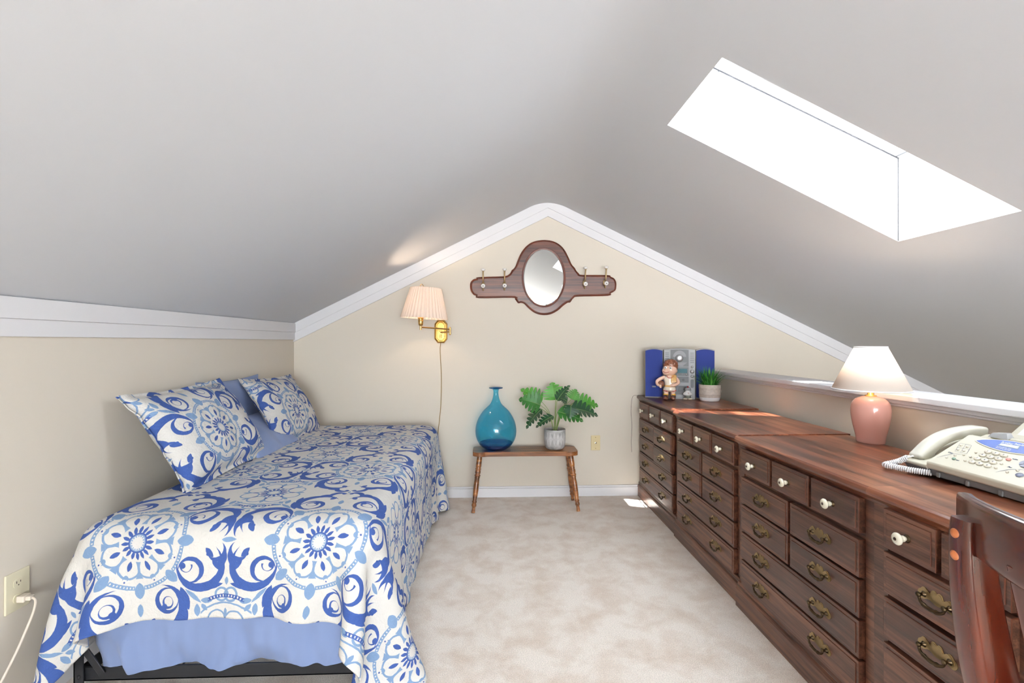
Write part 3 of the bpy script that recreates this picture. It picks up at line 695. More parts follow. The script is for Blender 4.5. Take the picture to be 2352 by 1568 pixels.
pillow('pillow_sham', .66, .45, .13, (-1.295, 3.055, .778), (.02, 1, -.03), (-.46, -.02, .80), M['quilt'], 'smaller-looking medallion-print pillow leaning on the wall at the far end of the bed', 'medallion print pillows on the bed', 5, (.03, .06), .022, uvrot=6, sag=.02)
pillow('pillow', .62, .42, .09, (-1.435, 2.72, .775), (0, 1, .0), (-.10, 0, .95), M['sheet'], 'plain light blue pillow upright against the wall between the patterned ones', 'plain blue pillows between the patterned ones', 9)
pillow('pillow', .50, .30, .08, (-1.275, 2.70, .672), (0, 1, .0), (-.62, 0, .55), M['sheet'], 'plain light blue pillow slumped low in front of the upright blue one', 'plain blue pillows between the patterned ones', 12)

# ---------------------------------------------------------------- stool, vase, potted plant
st = thing('wooden_stool', 'low brown wooden bench with turned splayed legs against the back wall', 'stool', (.23, 3.452, 0))
m = MB(); half = [(-.372, -.062), (-.366, -.088), (-.345, -.104), (-.318, -.108), (-.290, -.101), (-.255, -.097), (0, -.095), (.255, -.097), (.290, -.101), (.318, -.108), (.345, -.104), (.366, -.088), (.372, -.062)]
out = [tuple(p[:2]) for p in catmull([(a, b, 0) for a, b in half]+[(-a, -b, 0) for a, b in half], 3, True)]
m.prism(out, .383, .411, 0, None, True); m.prism([(a*.95, b*.86) for a, b in out], .377, .384, 0, None, True)
seat = m.build('seat', M['stool_wood'], st, bevel=.006, seg=3)
m = MB()
for r in range(7):           # the pricked pattern on the seat
    for k in range(26):
        m.lathe([(.0026, .4112), (.0022, .4122), (0, .4124)], 6, 0, False, T(-.20+k*.0155+(r % 2)*.0078, -.055+r*.0165, 0), False, False)
for k in range(40): m.box((-.22+k*.0113, -.074, .4115), (.006, .0035, .0012), 1)
m.build('seat_pattern', [mat('dark_prick', srgb(62, 36, 18), .4), mat('tan_inlay', srgb(180, 120, 66), .4)], st)
def turned_leg(a, b):
    a, b = Vector(a), Vector(b); L = (b-a).length; prof = [(0, .0175), (.05, .0185), (.16, .0195), (.20, .0190), (.215, .0150), (.225, .0195), (.24, .0150), (.27, .0185), (.30, .0195), (.335, .0150), (.345, .0205), (.36, .0205), (.37, .0160), (.385, .0190), (.41, .0150), (.50, .0180), (.60, .0185), (.72, .0160), (.79, .0125), (.805, .0165), (.82, .0165), (.83, .0125), (.86, .0160), (.885, .0165), (.90, .0115), (.93, .0110), (.985, .0130), (1, .0125)]
    z = (a-b).normalized(); x = Vector((1, 0, 0)); y = z.cross(x).normalized(); x = y.cross(z)
    mm = MB(); mm.lathe([(r, (1-t)*L) for t, r in prof][::-1], 20, 0, True, axes(b, x, y, z)); return mm
for sx, sy in ((-1, -1), (1, -1), (1, 1), (-1, 1)):
    turned_leg((sx*.322+(.0), sy*.068, .382), (sx*.366, sy*.118-.018, .004)).build('leg', M['stool_wood'], st)

va = thing('glass_vase', 'large round turquoise glass vase with narrow flared neck on the bench', 'vase', (.022, 3.452, .4115))
blue = glass_mat('turquoise_glass', (.37, .80, .93, 1), .02, 1.2, (.10, .48, .70, 1))
bluedeep = glass_mat('deep_blue_glass', (.12, .48, .78, 1), .02, 1.2, (.03, .2, .5, 1))
op = [(.0, .0), (.045, .0), (.075, .004), (.104, .022), (.127, .052), (.142, .088), (.1475, .125), (.145, .163), (.134, .205), (.115, .243), (.090, .278), (.062, .305), (.042, .325), (.029, .350), (.021, .378), (.018, .405), (.020, .424), (.028, .433), (.046, .437), (.050, .440), (.047, .4435), (.030, .441), (.016, .432)]
m = MB(); m.lathe([p[:2] for p in catmull([(r, z, 0) for r, z in op], 3)], 56, 0, True, None, False, False); m.build('body', blue, va)
m = MB(); m.lathe([(.001, .004), (.075, .006), (.100, .022), (.119, .048), (.119, .050), (.09, .046), (.04, .040), (.001, .038)], 48, 0, True, None, False, False); m.build('base', bluedeep, va)
m = MB(); m.lathe([(.020, .432), (.0485, .4385), (.0505, .4405), (.0475, .444), (.024, .440)], 48, 0, True, None, False, False); m.build('rim', bluedeep, va)

def concrete_pot():
    mt = bpy.data.materials.new('grey_concrete_diamonds'); mt.use_nodes = True; nt = mt.node_tree; N = nt.nodes.new; L = nt.links.new; b = nt.nodes['Principled BSDF']
    tc = N('ShaderNodeTexCoord'); sp = N('ShaderNodeSeparateXYZ'); L(tc.outputs['Object'], sp.inputs[0]); o = NodeOps(nt)
    x, y, z = (E(o, sp.outputs[i]) for i in range(3))
    u = o.ping(o.atan2(y, x)*(18/(2*PI)), .5)            # 18 diamonds round the pot
    d = o.m('MULTIPLY_ADD', u, 1.0, 0.0)+o.abs(z-.080)*(.5/.047)
    rings = o.min(o.min(o.abs(d-.46), o.abs(d-.33)), o.min(o.abs(d-.21), o.abs(d-.10)))
    line = o.m('MULTIPLY_ADD', rings, -30.0, 1.05); line.k.node.use_clamp = True
    n = N('ShaderNodeTexNoise'); n.inputs['Scale'].default_value = 30; L(tc.outputs['Object'], n.inputs['Vector'])
    cr = N('ShaderNodeValToRGB'); cr.color_ramp.elements[0].color = srgb(150, 148, 146); cr.color_ramp.elements[1].color = srgb(190, 188, 186); cr.color_ramp.elements[0].position = .3; cr.color_ramp.elements[1].position = .7; L(n.outputs[0], cr.inputs[0])
    mx = N('ShaderNodeMix'); mx.data_type = 'RGBA'; mx.inputs[7].default_value = srgb(240, 240, 240); L(cr.outputs[0], mx.inputs[6]); L(line.k, mx.inputs[0]); L(mx.outputs[2], b.inputs['Base Color']); b.inputs['Roughness'].default_value = .8
    return mt
pl = thing('potted_plant', 'leafy green plant in a grey diamond-patterned concrete pot on the bench', 'plant', (.448, 3.452, .4115))
m = MB(); m.lathe([(.045, 0), (.056, .002), (.066, .010), (.073, .026), (.0765, .05), (.0775, .10), (.0775, .140), (.076, .1435), (.072, .1435), (.070, .139), (.070, .120)], 56, 0, True, None, True, False); m.build('pot', concrete_pot(), pl)
m = MB(); m.lathe([(.071, .121), (.05, .127), (.02, .131), (0, .132)], 32, 0, True, None, False, False); m.build('soil', mat('dark_soil', srgb(52, 40, 32), .95, bump=(200, 1)), pl)
def leaf_mat(name, a, b_):
    mt = mat(name, srgb(*a), .35, vary=(18, .18), coat=.15); return mt
LG = [leaf_mat('dark_leaf', (28, 74, 42), 0), leaf_mat('mid_leaf', (50, 112, 44), 0), leaf_mat('bright_leaf', (72, 142, 44), 0)]
rib = mat('pale_rib', srgb(132, 160, 92), .5)
def lobed_leaf(base, tip, width, nrm, mi, lobes=6, fold=.25, droop=.12):
    b, t = Vector(base), Vector(tip); ax = t-b; L = ax.length; ax.normalize(); nz = Vector(nrm); nz = (nz-ax*nz.dot(ax)).normalized(); sx = ax.cross(nz)
    mm = MB(); n = lobes*12
    def P(s, w, sgn): # s along the rib 0..1, w outwards
        return b+ax*(s*L)+sx*(sgn*w)+nz*(-droop*L*(s-.25)**2*2.2+fold*w*(1-.4*s))
    for sgn in (-1, 1):
        vs = []
        for i in range(n+1):
            s = i/n; env = math.sin(PI*min(1, s*.93+.06)**.62)**.8
            ph = s*lobes % 1.0; fin = .24+.76*math.sin(PI*ph)**.55
            if s > .9: fin = max(fin, .9-(s-.9)*5)
            w = width*.62*max(env, .02)*fin*(1.0-.25*s); fw = .10+.12*fin
            vs.append(tuple(P(s, .0006, sgn))); vs.append(tuple(P(min(1.0, s+fw*(w/width)*.9), w, sgn)))
        # back lobes reach behind the stalk
        fs = [(2*i, 2*i+2, 2*i+3, 2*i+1) if sgn < 0 else (2*i, 2*i+1, 2*i+3, 2*i+2) for i in range(n)]
        mm.add(vs, fs, 0, True)
    mm.tube([tuple(P(k/8, 0, 1)+nz*.0006) for k in range(8)], [.0022*(1-k/9) for k in range(8)], 6, 1)
    return mm
LV = [ # base, tip (x, y, z from pot base), width, normal, tone
 ((-.105, -.02, .318), (-.255, -.04, .372), .155, (-.2, -.8, .55), 1), ((-.090, .03, .335), (-.235, .03, .440), .130, (.1, -.75, .6), 2),
 ((-.100, -.03, .292), (-.225, -.06, .170), .105, (-.5, -.55, .6), 0), ((-.018, -.05, .245), (-.150, -.09, .185), .085, (-.2, -.5, .8), 0),
 ((.006, .0, .352), (-.020, .0, .478), .165, (-.1, -.95, .2), 2), ((.012, -.03, .350), (.095, -.03, .470), .085, (-.7, -.6, .1), 0),
 ((.115, -.02, .295), (.318, -.03, .262), .150, (.05, -.6, .8), 0), ((.150, .04, .330), (.338, .05, .315), .135, (.0, -.8, .6), 2), ((.130, .05, .350), (.165, .05, .425), .100, (.0, -.95, .3), 2),
 ((.110, -.05, .320), (.095, -.10, .235), .110, (.2, -.8, .5), 0), ((.085, -.04, .345), (.030, -.05, .378), .080, (0, -.7, .7), 0),
 ((.015, -.05, .275), (.200, -.08, .225), .120, (.05, -.75, .65), 1)]
for bs, tp, wd, nr, mi in LV:
    lobed_leaf(bs, tp, wd, nr, mi, 6, .22, .14).build('leaf', [LG[mi], rib], pl)
m = MB()
for bs, tp, wd, nr, mi in LV:
    a = Vector((bs[0]*.08, bs[1]*.1, .128)); e = Vector(bs); c = a.lerp(e, .5)+Vector((-.25*bs[0]*.5, 0, .03))
    m.tube(catmull([tuple(a), tuple(c), tuple(e)], 6), .0022, 6)
m.build('stem', mat('pale_stem', srgb(134, 158, 84), .5), pl)

# ---------------------------------------------------------------- oval mirror with coat hooks
OUT = [(-.4968, .0017), (-.3098, .0093), (-.2692, .0207), (-.2539, .0362), (-.2439, .0564), (-.2330, .0640), (-.2160, .0869), (-.1982, .1327), (-.1728, .1887), (-.1321, .2397), (-.0812, .2731), (-.0099, .2874), (.0615, .2820), (.1178, .2570), (.1587, .2166), (.1894, .1608), (.2150, .1049), (.2406, .0745), (.2498, .0573), (.2714, .0339), (.2971, .0229), (.4926, .0225), (.5184, .0103), (.5467, -.0053), (.5607, -.0400), (.5571, -.0872), (.5364, -.1077), (.5184, -.1169), (.4977, -.1360), (.2714, -.1430), (.2304, -.1553), (.2048, -.1880), (.1843, -.1911), (.1485, -.2162), (.1075, -.2520), (.0513, -.2801), (-.0099, -.2853), (-.0660, -.2702), (-.1118, -.2373), (-.1474, -.2019), (-.1728, -.1938), (-.1956, -.1950), (-.2185, -.1666), (-.2439, -.1540), (-.4918, -.1580), (-.5170, -.1399), (-.5372, -.1299), (-.5573, -.0971), (-.5598, -.0466), (-.5372, -.0162), (-.5119, -.0100)]
mr = thing('wall_mirror', 'dark mahogany wall rack with oval mirror and four coat hooks on the gable wall', 'mirror', (.388, 3.66, 1.674))
fin = [tuple(q[:2]) for q in catmull([(a, b, 0) for a, b in OUT], 4, True)]
A = sum(fin[i][0]*fin[(i+1) % len(fin)][1]-fin[(i+1) % len(fin)][0]*fin[i][1] for i in range(len(fin)))
if A < 0: fin = fin[::-1]
def inset(pts, d):
    r = []
    for i in range(len(pts)):
        p, a, b = Vector(pts[i]), Vector(pts[i-1]), Vector(pts[(i+1) % len(pts)])
        t1, t2 = (p-a).normalized(), (b-p).normalized(); n1, n2 = Vector((-t1.y, t1.x)), Vector((-t2.y, t2.x)); n = n1+n2
        n = n.normalized() if n.length > 1e-6 else n1; k = d/max(.55, n.dot(n1)); r.append(tuple(p+n*k))
    return r
EW, EH = .154, .214
m = MB(); Mx = axes((0, 0, 0), (1, 0, 0), (0, 0, 1), (0, -1, 0)); lay = [(0, .002), (0, .011), (.007, .014), (.0095, .0185), (.0150, .0200)]
rs = [[(x, y, z) for x, y in inset(fin, d)] for d, z in lay]
m.rings(rs[:4], 1, False, Mx, True, False); m.rings(rs[3:5], 1, False, Mx, False, False)
bm = bmesh.new(); face_o = [bm.verts.new(p) for p in rs[4]]; ne = 72
ein = [bm.verts.new(((EW+.014)*math.cos(2*PI*i/ne), (EH+.014)*math.sin(2*PI*i/ne), .0200)) for i in range(ne)]
eds = [bm.edges.new((l[i], l[(i+1) % len(l)])) for l in (face_o, ein) for i in range(len(l))]
bmesh.ops.triangle_fill(bm, use_beauty=True, use_dissolve=False, edges=eds, normal=(0, 0, 1)); bm.verts.index_update()
m.add([tuple(v.co) for v in bm.verts], [tuple(v.index for v in f.verts) if f.normal.z >= 0 else tuple(v.index for v in f.verts)[::-1] for f in bm.faces], 0, False, Mx); bm.free()
m.build('frame', [M['mirror_wood'], M['mirror_edge']], mr)
m = MB(); m.rings([[((EW+d)*math.cos(2*PI*i/ne), (EH+d)*math.sin(2*PI*i/ne), z) for i in range(ne)] for d, z in ((.014, .0200), (.0125, .0235), (.008, .0235), (.006, .020), (.003, .0215), (0, .019), (-.001, .014))], 0, True, Mx, False, False)
m.build('moulding', M['mirror_edge'], mr)
gm = bpy.data.materials.new('silver_mirror'); gm.use_nodes = True; bb = gm.node_tree.nodes['Principled BSDF']; bb.inputs['Base Color'].default_value = (.88, .91, .90, 1); bb.inputs['Metallic'].default_value = 1; bb.inputs['Roughness'].default_value = .01
m = MB(); m.rings([[((EW+d)*math.cos(2*PI*i/ne), (EH+d)*math.sin(2*PI*i/ne), z) for i in range(ne)] for d, z in ((.002, .013), (.001, .0150), (-.006, .0165))], 0, False, Mx, True, True)
gl = m.build('mirror_glass', gm, mr); gl.rotation_euler = (math.radians(-.5), 0, math.radians(.45))
def coat_hook(x, z, tilt):
    r = bpy.data.objects.new('coat_hook', None)
    m = MB(); R = T(x, -.0205, z) @ ry(tilt)
    m.lathe([(.017, 0), (.017, .002), (.012, .004), (0, .0045)], 20, 0, True, R @ T(0, 0, 0) @ rx(PI/2) @ Matrix.Diagonal((.85, 1.35, 1, 1)), True, False)
    m.tube(catmull([(0, -.003, -.006), (0, -.022, .010), (0, -.034, .035), (0, -.037, .062), (0, -.048, .094)], 6), [.0062, .0055, .0050, .0046, .0044]*5+[.0044]*0 if False else .0052, 10, 0, R)
    m.lathe([(.006, 0), (.009, .003), (.006, .006)], 16, 0, True, R @ T(0, -.048, .092))
    m.tube(catmull([(0, -.004, -.006), (0, -.018, -.020), (0, -.030, -.022), (0, -.040, -.014)], 6), .0055, 10, 0, R)
    m.ball((0, -.013, -.034), (.006, .007, .014), 0, 12, R)
    o = m.build('coat_hook', [M['old_brass']], mr)
    for nm, loc, dr in (('porcelain_knob', (0, -.048, .098), (0, 0, 0)), ('porcelain_knob', (0, -.040, -.012), (PI*.55, 0, 0))):
        k = MB(); k.lathe([(.0055, -.002), (.0075, .002), (.0155, .007), (.0165, .011), (.013, .016), (.006, .018)], 22, 0, True, R @ T(*loc) @ rx(dr[0]), True, True); k.lathe([(.0042, .0178), (.003, .0192), (0, .0195)], 12, 1, True, R @ T(*loc) @ rx(dr[0]), False, False)
        k.build(nm, [M['white_porcelain'], M['dark']], o)
for x, z in ((-.461, -.058), (-.300, -.055), (.312, -.040), (.470, -.034)): coat_hook(x, z, 0)

# ---------------------------------------------------------------- swing-arm wall lamp
wl = thing('wall_lamp', 'brass swing-arm wall lamp with pleated cream shade, switched on, on the back wall', 'lamp', (-.394, 3.66, 1.262))
m = MB(); Mx = axes((0, 0, 0), (1, 0, 0), (0, 0, 1), (0, -1, 0))
def octa(w, h, c): return [(-w+c, -h), (w-c, -h), (w, -h+c*1.25), (w, h-c*1.25), (w-c, h), (-w+c, h), (-w, h-c*1.25), (-w, -h+c*1.25)]
rs = [[(x, y, z) for x, y in octa(.049-d, .088-d, .024-d*.4)] for d, z in ((0, 0), (0, .008), (.004, .014), (.009, .016), (.013, .013), (.018, .013), (.022, .020))]
m.rings(rs, 0, False, Mx, True, True); m.build('back_plate', M['brass'], wl)
m = MB(); m.tube([(0, -.018, -.035), (0, -.030, -.035)], .007, 14); m.tube([(0, -.036, -.050), (0, -.036, .004)], .0062, 14); m.tube([(0, -.02, -.015), (0, -.045, -.015)], .010, 16)
m.tube([(0, -.036, -.008), (.082, -.17, -.006)], .0052, 12); m.tube([(.084, -.175, -.022), (.084, -.175, .022)], .0072, 14)
for z in (-.022, .022): m.ball((.084, -.175, z), .0074, 0, 12)
m.tube([(.084, -.175, .012), (-.098, -.345, .022)], .0052, 12); m.tube([(-.101, -.348, .004), (-.101, -.348, .036)], .0075, 14)
m.build('swing_arm', M['brass'], wl)
m = MB(); m.lathe([(.006, .030), (.014, .034), (.0165, .044), (.0185, .072), (.0175, .076), (.0195, .080), (.0195, .088), (.010, .090)], 24, 0, True, T(-.101, -.348, 0)); m.build('socket', M['brass'], wl)
LS = (-.094, -.348)
m = MB(); n = 240
def plt(r, z, a): return r+.0035*math.cos(a*40)*(1 if r > 0 else 0)
m.lathe([(.159, .082), (.1585, .086), (.156, .092), (.104, .286), (.1035, .290)], n, 0, True, T(LS[0]+.014, LS[1], 0) @ ry(.05), False, False, plt)
sh = m.build('lamp_shade', shade_mat('pleated_cream_shade', srgb(250, 240, 232), srgb(255, 246, 236), .42), wl)
so = sh.modifiers.new('solid', 'SOLIDIFY'); so.thickness = .0012
m = MB(); cx = LS[0]; m.tube(catmull([(cx-.012, LS[1], .18), (cx-.014, LS[1], .27), (cx-.013, LS[1], .298), (cx, LS[1], .318), (cx+.014, LS[1], .300), (cx+.014, LS[1], .285)], 6), .0018, 8); m.build('harp', M['brass'], wl)
bulb_m = bpy.data.materials.new('warm_bulb'); bulb_m.use_nodes = True; e = bulb_m.node_tree.nodes['Principled BSDF']; e.inputs['Emission Color'].default_value = (1, .75, .45, 1); e.inputs['Emission Strength'].default_value = 6; e.inputs['Base Color'].default_value = (1, .95, .9, 1)
m = MB(); m.ball((LS[0], LS[1], .150), (.026, .026, .034), 0, 16); m.lathe([(.013, .09), (.013, .12)], 14, 0, True, T(LS[0], LS[1], 0)); m.build('bulb', bulb_m, wl)
m = MB(); m.tube(catmull([(-.001, -.006, -.085), (-.006, -.004, -.13), (-.004, -.004, -.20), (.002, -.004, -.30), (.003, -.004, -.42), (-.001, -.004, -.56), (-.012, -.004, -.68), (-.024, -.004, -.80), (-.020, -.005, -1.0), (-.010, -.006, -1.2), (.03, -.03, -1.255)], 8), .0028, 8); m.build('cord', M['cord_gold'], wl)
def lamp_light(name, loc, energy, color, r):
    d = bpy.data.lights.new(name, 'POINT'); d.energy = energy; d.color = color; d.shadow_soft_size = r
    o = bpy.data.objects.new(name, d); COL.objects.link(o); o.location = loc
lamp_light('wall_lamp_light', (-.394+LS[0], 3.66+LS[1], 1.262+.205), 3.4, (1, .76, .54), .02)

# ---------------------------------------------------------------- wall plates
m = MB(); m.box((0, -.003, 0), (.071, .006, .114)); wp = m.build('cable_outlet', [M['beige']], loc=(.790, 3.66, .407), bevel=.0025); tag(wp, 'beige cable outlet plate on the back wall, right of the potted plant', 'outlet')
m = MB(); m.lathe([(.0075, 0), (.0075, .003), (.005, .0035), (.005, .009), (.003, .009)], 6, 0, False, T(0, -.006, 0) @ rx(PI/2)); m.build('connector', M['chrome'], wp)
for z in (-.042, .042): m = MB(); m.lathe([(.0035, 0), (.0025, .0012), (0, .0014)], 12, 0, True, T(0, -.006, z) @ rx(PI/2)); m.build('screw', M['old_brass'], wp)
op_ = MB(); op_.box((.003, 0, 0), (.006, .078, .122)); wo = op_.build('electrical_outlet', [M['cream_plate']], loc=(XL, 1.562, .405), bevel=.0025); tag(wo, 'cream double electrical outlet with a plug in it on the left wall', 'outlet')
for z in (-.024, .024):
    m = MB(); Mx = axes((.0055, 0, z), (0, 1, 0), (0, 0, 1), (1, 0, 0))
    pts = [(.0165*math.cos(a), max(-.0125, min(.0125, .0165*math.sin(a)))) for a in [2*PI*i/40 for i in range(40)]]
    m.prism(pts, 0, .0022, 0, Mx)
    for y, h in ((-.0062, .0075), (.0062, .0060)): m.box((.0078, y, .003+z), (.0008, .0018, h), 1)
    m.lathe([(.0024, 0), (0, .0006)], 10, 1, True, T(.0076, 0, z-.0065) @ ry(PI/2)); m.build('socket', [M['cream_plate'], M['dark']], wo)
pc = thing('extension_cord', 'off-white extension cord plugged into the left wall outlet, hanging down', 'cord', (XL+.010, 1.562, .381))
m = MB(); m.box((.013, 0, 0), (.024, .026, .020)); m.box((.032, 0, .001), (.016, .018, .014)); m.build('plug', M['cord_white'], pc, bevel=.003)
m = MB(); m.tube(catmull([(.038, 0, .001), (.052, -.004, -.006), (.056, -.012, -.030), (.050, -.030, -.080), (.040, -.060, -.150), (.030, -.110, -.230), (.030, -.18, -.30), (.040, -.26, -.350), (.05, -.34, -.374)], 8), .0038, 10); m.build('cable', M['cord_white'], pc)

# ---------------------------------------------------------------- table lamp
tl = thing('table_lamp', 'pink ceramic table lamp with white cone shade, switched on, on the third chest', 'lamp', (1.590, 1.955, .7605))
m = MB(); m.lathe([p[:2] for p in catmull([(.048, 0, 0), (.0505, .004, 0), (.054, .03, 0), (.063, .07, 0), (.0695, .11, 0), (.0705, .14, 0), (.066, .165, 0), (.053, .182, 0), (.035, .191, 0), (.022, .195, 0)], 4)], 48, 0, True, T(0, 0, 0)); m.build('base', mat('pink_glazed_ceramic', srgb(218, 164, 152), .16, coat=.4), tl)
m = MB(); m.lathe([(.022, .195), (.020, .199), (.012, .200), (.012, .232), (.007, .233), (.007, .27)], 24); m.build('neck', M['brass'], tl)
m = MB(); m.lathe([(.139, .222), (.0575, .402)], 64, 0, True, None, False, False); sh = m.build('lamp_shade', shade_mat('white_linen_shade', srgb(246, 242, 236), srgb(255, 244, 230), .38), tl); so = sh.modifiers.new('solid', 'SOLIDIFY'); so.thickness = .0015
for r, z in ((.1393, .223), (.0582, .401)):
    m = MB(); m.rings([[( (r+a)*math.cos(2*PI*i/64), (r+a)*math.sin(2*PI*i/64), z+b) for i in range(64)] for a, b in ((-.0015, -.0025), (.0012, -.0025), (.0005, .0025), (-.002, .0025), (-.0015, -.0025))], 0, True, None, False, False)
    m.build('shade_rim', M['trim'], tl)
m = MB(); m.ball((0, 0, .300), (.029, .029, .036), 0, 16); m.lathe([(.013, .25), (.014, .275)], 14, 0, True); m.build('bulb', bulb_m, tl)
lamp_light('table_lamp_light', (1.590, 1.955, .760+.345), 3.4, (1, .76, .52), .02)
# ---------------------------------------------------------------- stereo with two blue speakers
silver = mat('silver_plastic', srgb(168, 170, 173), .45, .0); grey_p = mat('grey_plastic', srgb(108, 110, 114), .45, .0); dark_p = mat('black_plastic', srgb(38, 38, 42), .35)
blue_cloth = mat('blue_grille_cloth', srgb(46, 62, 136), .9, bump=(900, .3)); lcd = mat('teal_display', srgb(20, 92, 104), .5); bright = mat('bright_chrome', srgb(190, 191, 194), .35, .7)
se = thing('stereo', 'silver and grey CD stereo tower standing between two blue speakers', 'stereo', (1.362, 3.455, .773), -.30)
def arched(w, h, rise, n=12): return [(-w/2, 0), (w/2, 0)]+[(w/2-w*i/n, h-rise*((2*i/n-1)**2)) for i in range(n+1)]
Fx = axes((0, 0, 0), (1, 0, 0), (0, 0, 1), (0, -1, 0))
def front(y): return axes((0, y, 0), (1, 0, 0), (0, 0, 1), (0, -1, 0))
m = MB(); m.prism(arched(.214, .362, .010), -.08, .045, 0, Fx); m.prism([(-.10, -.0), (.10, 0), (.10, .006), (-.10, .006)], .0, .062, 0, Fx); m.build('case', silver, se, bevel=.004)
m = MB(); m.prism(arched(.122, .354, .004)[0:0] or [(-.062, .232), (.062, .232), (.062, .352), (.03, .3545), (-.03, .3545), (-.062, .352)], 0, .004, 0, front(-.045)); m.build('cd_door', grey_p, se)
m = MB(); m.prism([(.045*math.cos(a), .018+.045*math.sin(a)) for a in [PI*i/16 for i in range(17)]], 0, .002, 0, T(0, 0, .284) @ front(-.049)); m.prism([(-.02, .262), (.052, .262), (.02, .235), (-.015, .240)], 0, .0015, 0, front(-.049)); m.build('cd_window', mat('smoked_grey', srgb(140, 142, 146), .4, .0), se)
m = MB(); m.lathe([(.0265, 0), (.0265, .006), (.024, .010), (.006, .0115), (0, .0105)], 32, 0, True, T(-.002, -.049, .293) @ rx(PI/2)); m.build('cd_dial', bright, se)
m = MB(); m.prism([(-.062, .165), (.062, .165), (.062, .228), (-.062, .228)], 0, .003, 0, front(-.045)); m.prism([(-.062, .118), (.062, .118), (.062, .160), (-.062, .160)], 0, .0045, 0, front(-.045)); m.build('control_panel', grey_p, se)
m = MB(); m.prism([(-.052, .186), (.052, .186), (.052, .216), (-.052, .216)], 0, .0012, 0, front(-.0482)); m.build('display', lcd, se)
for k, x in enumerate((-.04, -.026, -.012, .002, .016, .030, .046)):
    m = MB(); m.ball((x, -.0495, .176), .0032 if k < 6 else .006, 0, 10); m.build('button', bright, se)
m = MB(); m.lathe([(.009, 0), (.009, .001)], 18, 1, False, T(.025, -.0498, .136) @ rx(PI/2)); m.build('jack', [dark_p, dark_p], se)
m = MB(); m.prism([(-.062, .098), (.062, .098), (.062, .114), (-.062, .114)], 0, .003, 0, front(-.045)); m.build('mode_strip', silver, se)
m = MB(); m.prism([(-.062, .030), (.062, .030), (.062, .094), (-.062, .094)], 0, .003, 0, front(-.045)); m.prism([(-.010, .056), (.044, .056), (.044, .088), (-.010, .088)], 0, .0045, 1, front(-.045)); m.build('tape_door', [grey_p, dark_p], se)
for side in (-1, 1):
    for i in range(6): m = MB(); m.box((side*.086, -.0462, .330-i*.0136), (.026, .0025, .0042)); m.build('slot_button', grey_p, se)
for z, r in ((.230, .0068), (.197, .0122), (.163, .0088)):
    m = MB(); m.lathe([(r+.002, 0), (r+.002, .002), (r, .002), (r, .007), (r*.85, .009), (0, .0095)], 24, 0, True, T(.086, -.045, z) @ rx(PI/2)); m.build('dial', bright, se)
m = MB(); m.prism([(.086+.0105*math.cos(a), .110+(.020 if math.sin(a) > 0 else -.020)+.0105*math.sin(a)) for a in [2*PI*i/28 for i in range(28)]], 0, .002, 0, front(-.045)); m.build('tuner_pad', grey_p, se)
m = MB(); m.tube(catmull([(-.20, .07, .012), (-.28, .05, .004), (-.322, .03, .004), (-.336, .02, -.03), (-.342, .018, -.12), (-.334, .018, -.22), (-.340, .016, -.34), (-.336, .018, -.42)], 8), .0012, 6); m.build('antenna_wire', M['cord_dark'], se)
for nm, x, rz, lab in (('stereo_speaker', -.176, -.33, 'blue-fronted speaker on the left of the silver stereo'), ('stereo_speaker', .178, -.36, 'blue-fronted speaker right of the stereo, behind the pot of grass')):
    sp = thing(nm, lab, 'speaker', (1.362+x*.955, 3.455-x*.295, .773), rz, 'speakers of the small stereo')
    m = MB(); m.prism(arched(.126, .364, .012), -.08, .022, 0, Fx); m.build('cabinet', mat('grey_cabinet', srgb(170, 166, 160), .5), sp, bevel=.003)
    m = MB(); m.prism([(a*.955, b*.965+.009) for a, b in arched(.126, .360, .012)], 0, .012, 0, front(-.022)); m.build('grille', [blue_cloth], sp, bevel=.004)
    m = MB(); m.box((.0, -.0345, .082), (.026, .002, .009)); m.build('badge', mat('grey_badge', srgb(96, 100, 112), .3, .5), sp)
    for fx in (-.04, .04):
        m = MB(); m.box((fx, .02, -.0), (.02, .10, .001)); m.build('foot', dark_p, sp)

# ---------------------------------------------------------------- figurines
skin = mat('glazed_skin', srgb(236, 196, 172), .2, coat=.6); brownh = mat('brown_glaze', srgb(132, 76, 50), .2, coat=.6); cream = mat('cream_glaze', srgb(238, 228, 208), .22, coat=.6)
gold = mat('tan_glaze', srgb(214, 170, 104), .25, coat=.5); red = mat('red_glaze', srgb(176, 34, 40), .25, coat=.5); shoe = mat('dark_brown_glaze', srgb(112, 66, 48), .18, coat=.6); wht = mat('white_glaze', srgb(240, 240, 238), .2, coat=.5); blk = mat('black_glaze', srgb(40, 40, 48), .2, coat=.5); teal = mat('grey_blue_glaze', srgb(90, 120, 130), .2)
yel = mat('yellow_glaze', srgb(232, 180, 60), .25)
def fused(mb, name, m, parent, vox=.0022, sm=4):
    o = mb.build(name, m, parent); r = o.modifiers.new('fuse', 'REMESH'); r.mode = 'VOXEL'; r.voxel_size = vox; r.use_smooth_shade = True
    s = o.modifiers.new('soft', 'SMOOTH'); s.iterations = sm; s.factor = .5; return o
bo = thing('boy_figurine', 'glazed ceramic boy figurine holding a basketball, in front of the stereo', 'figurine', (1.258, 3.36, .773), -.30)
m = MB()
m.ball((0, 0, .212), (.050, .044, .044), 0, 24); m.ball((-.022, -.010, .198), (.030, .030, .026), 0, 20); m.ball((-.030, -.014, .206), (.024, .024, .022), 0, 16)   # head and cheeks
m.tube([(0, 0, .185), (0, .0, .155)], [.020, .024], 14)
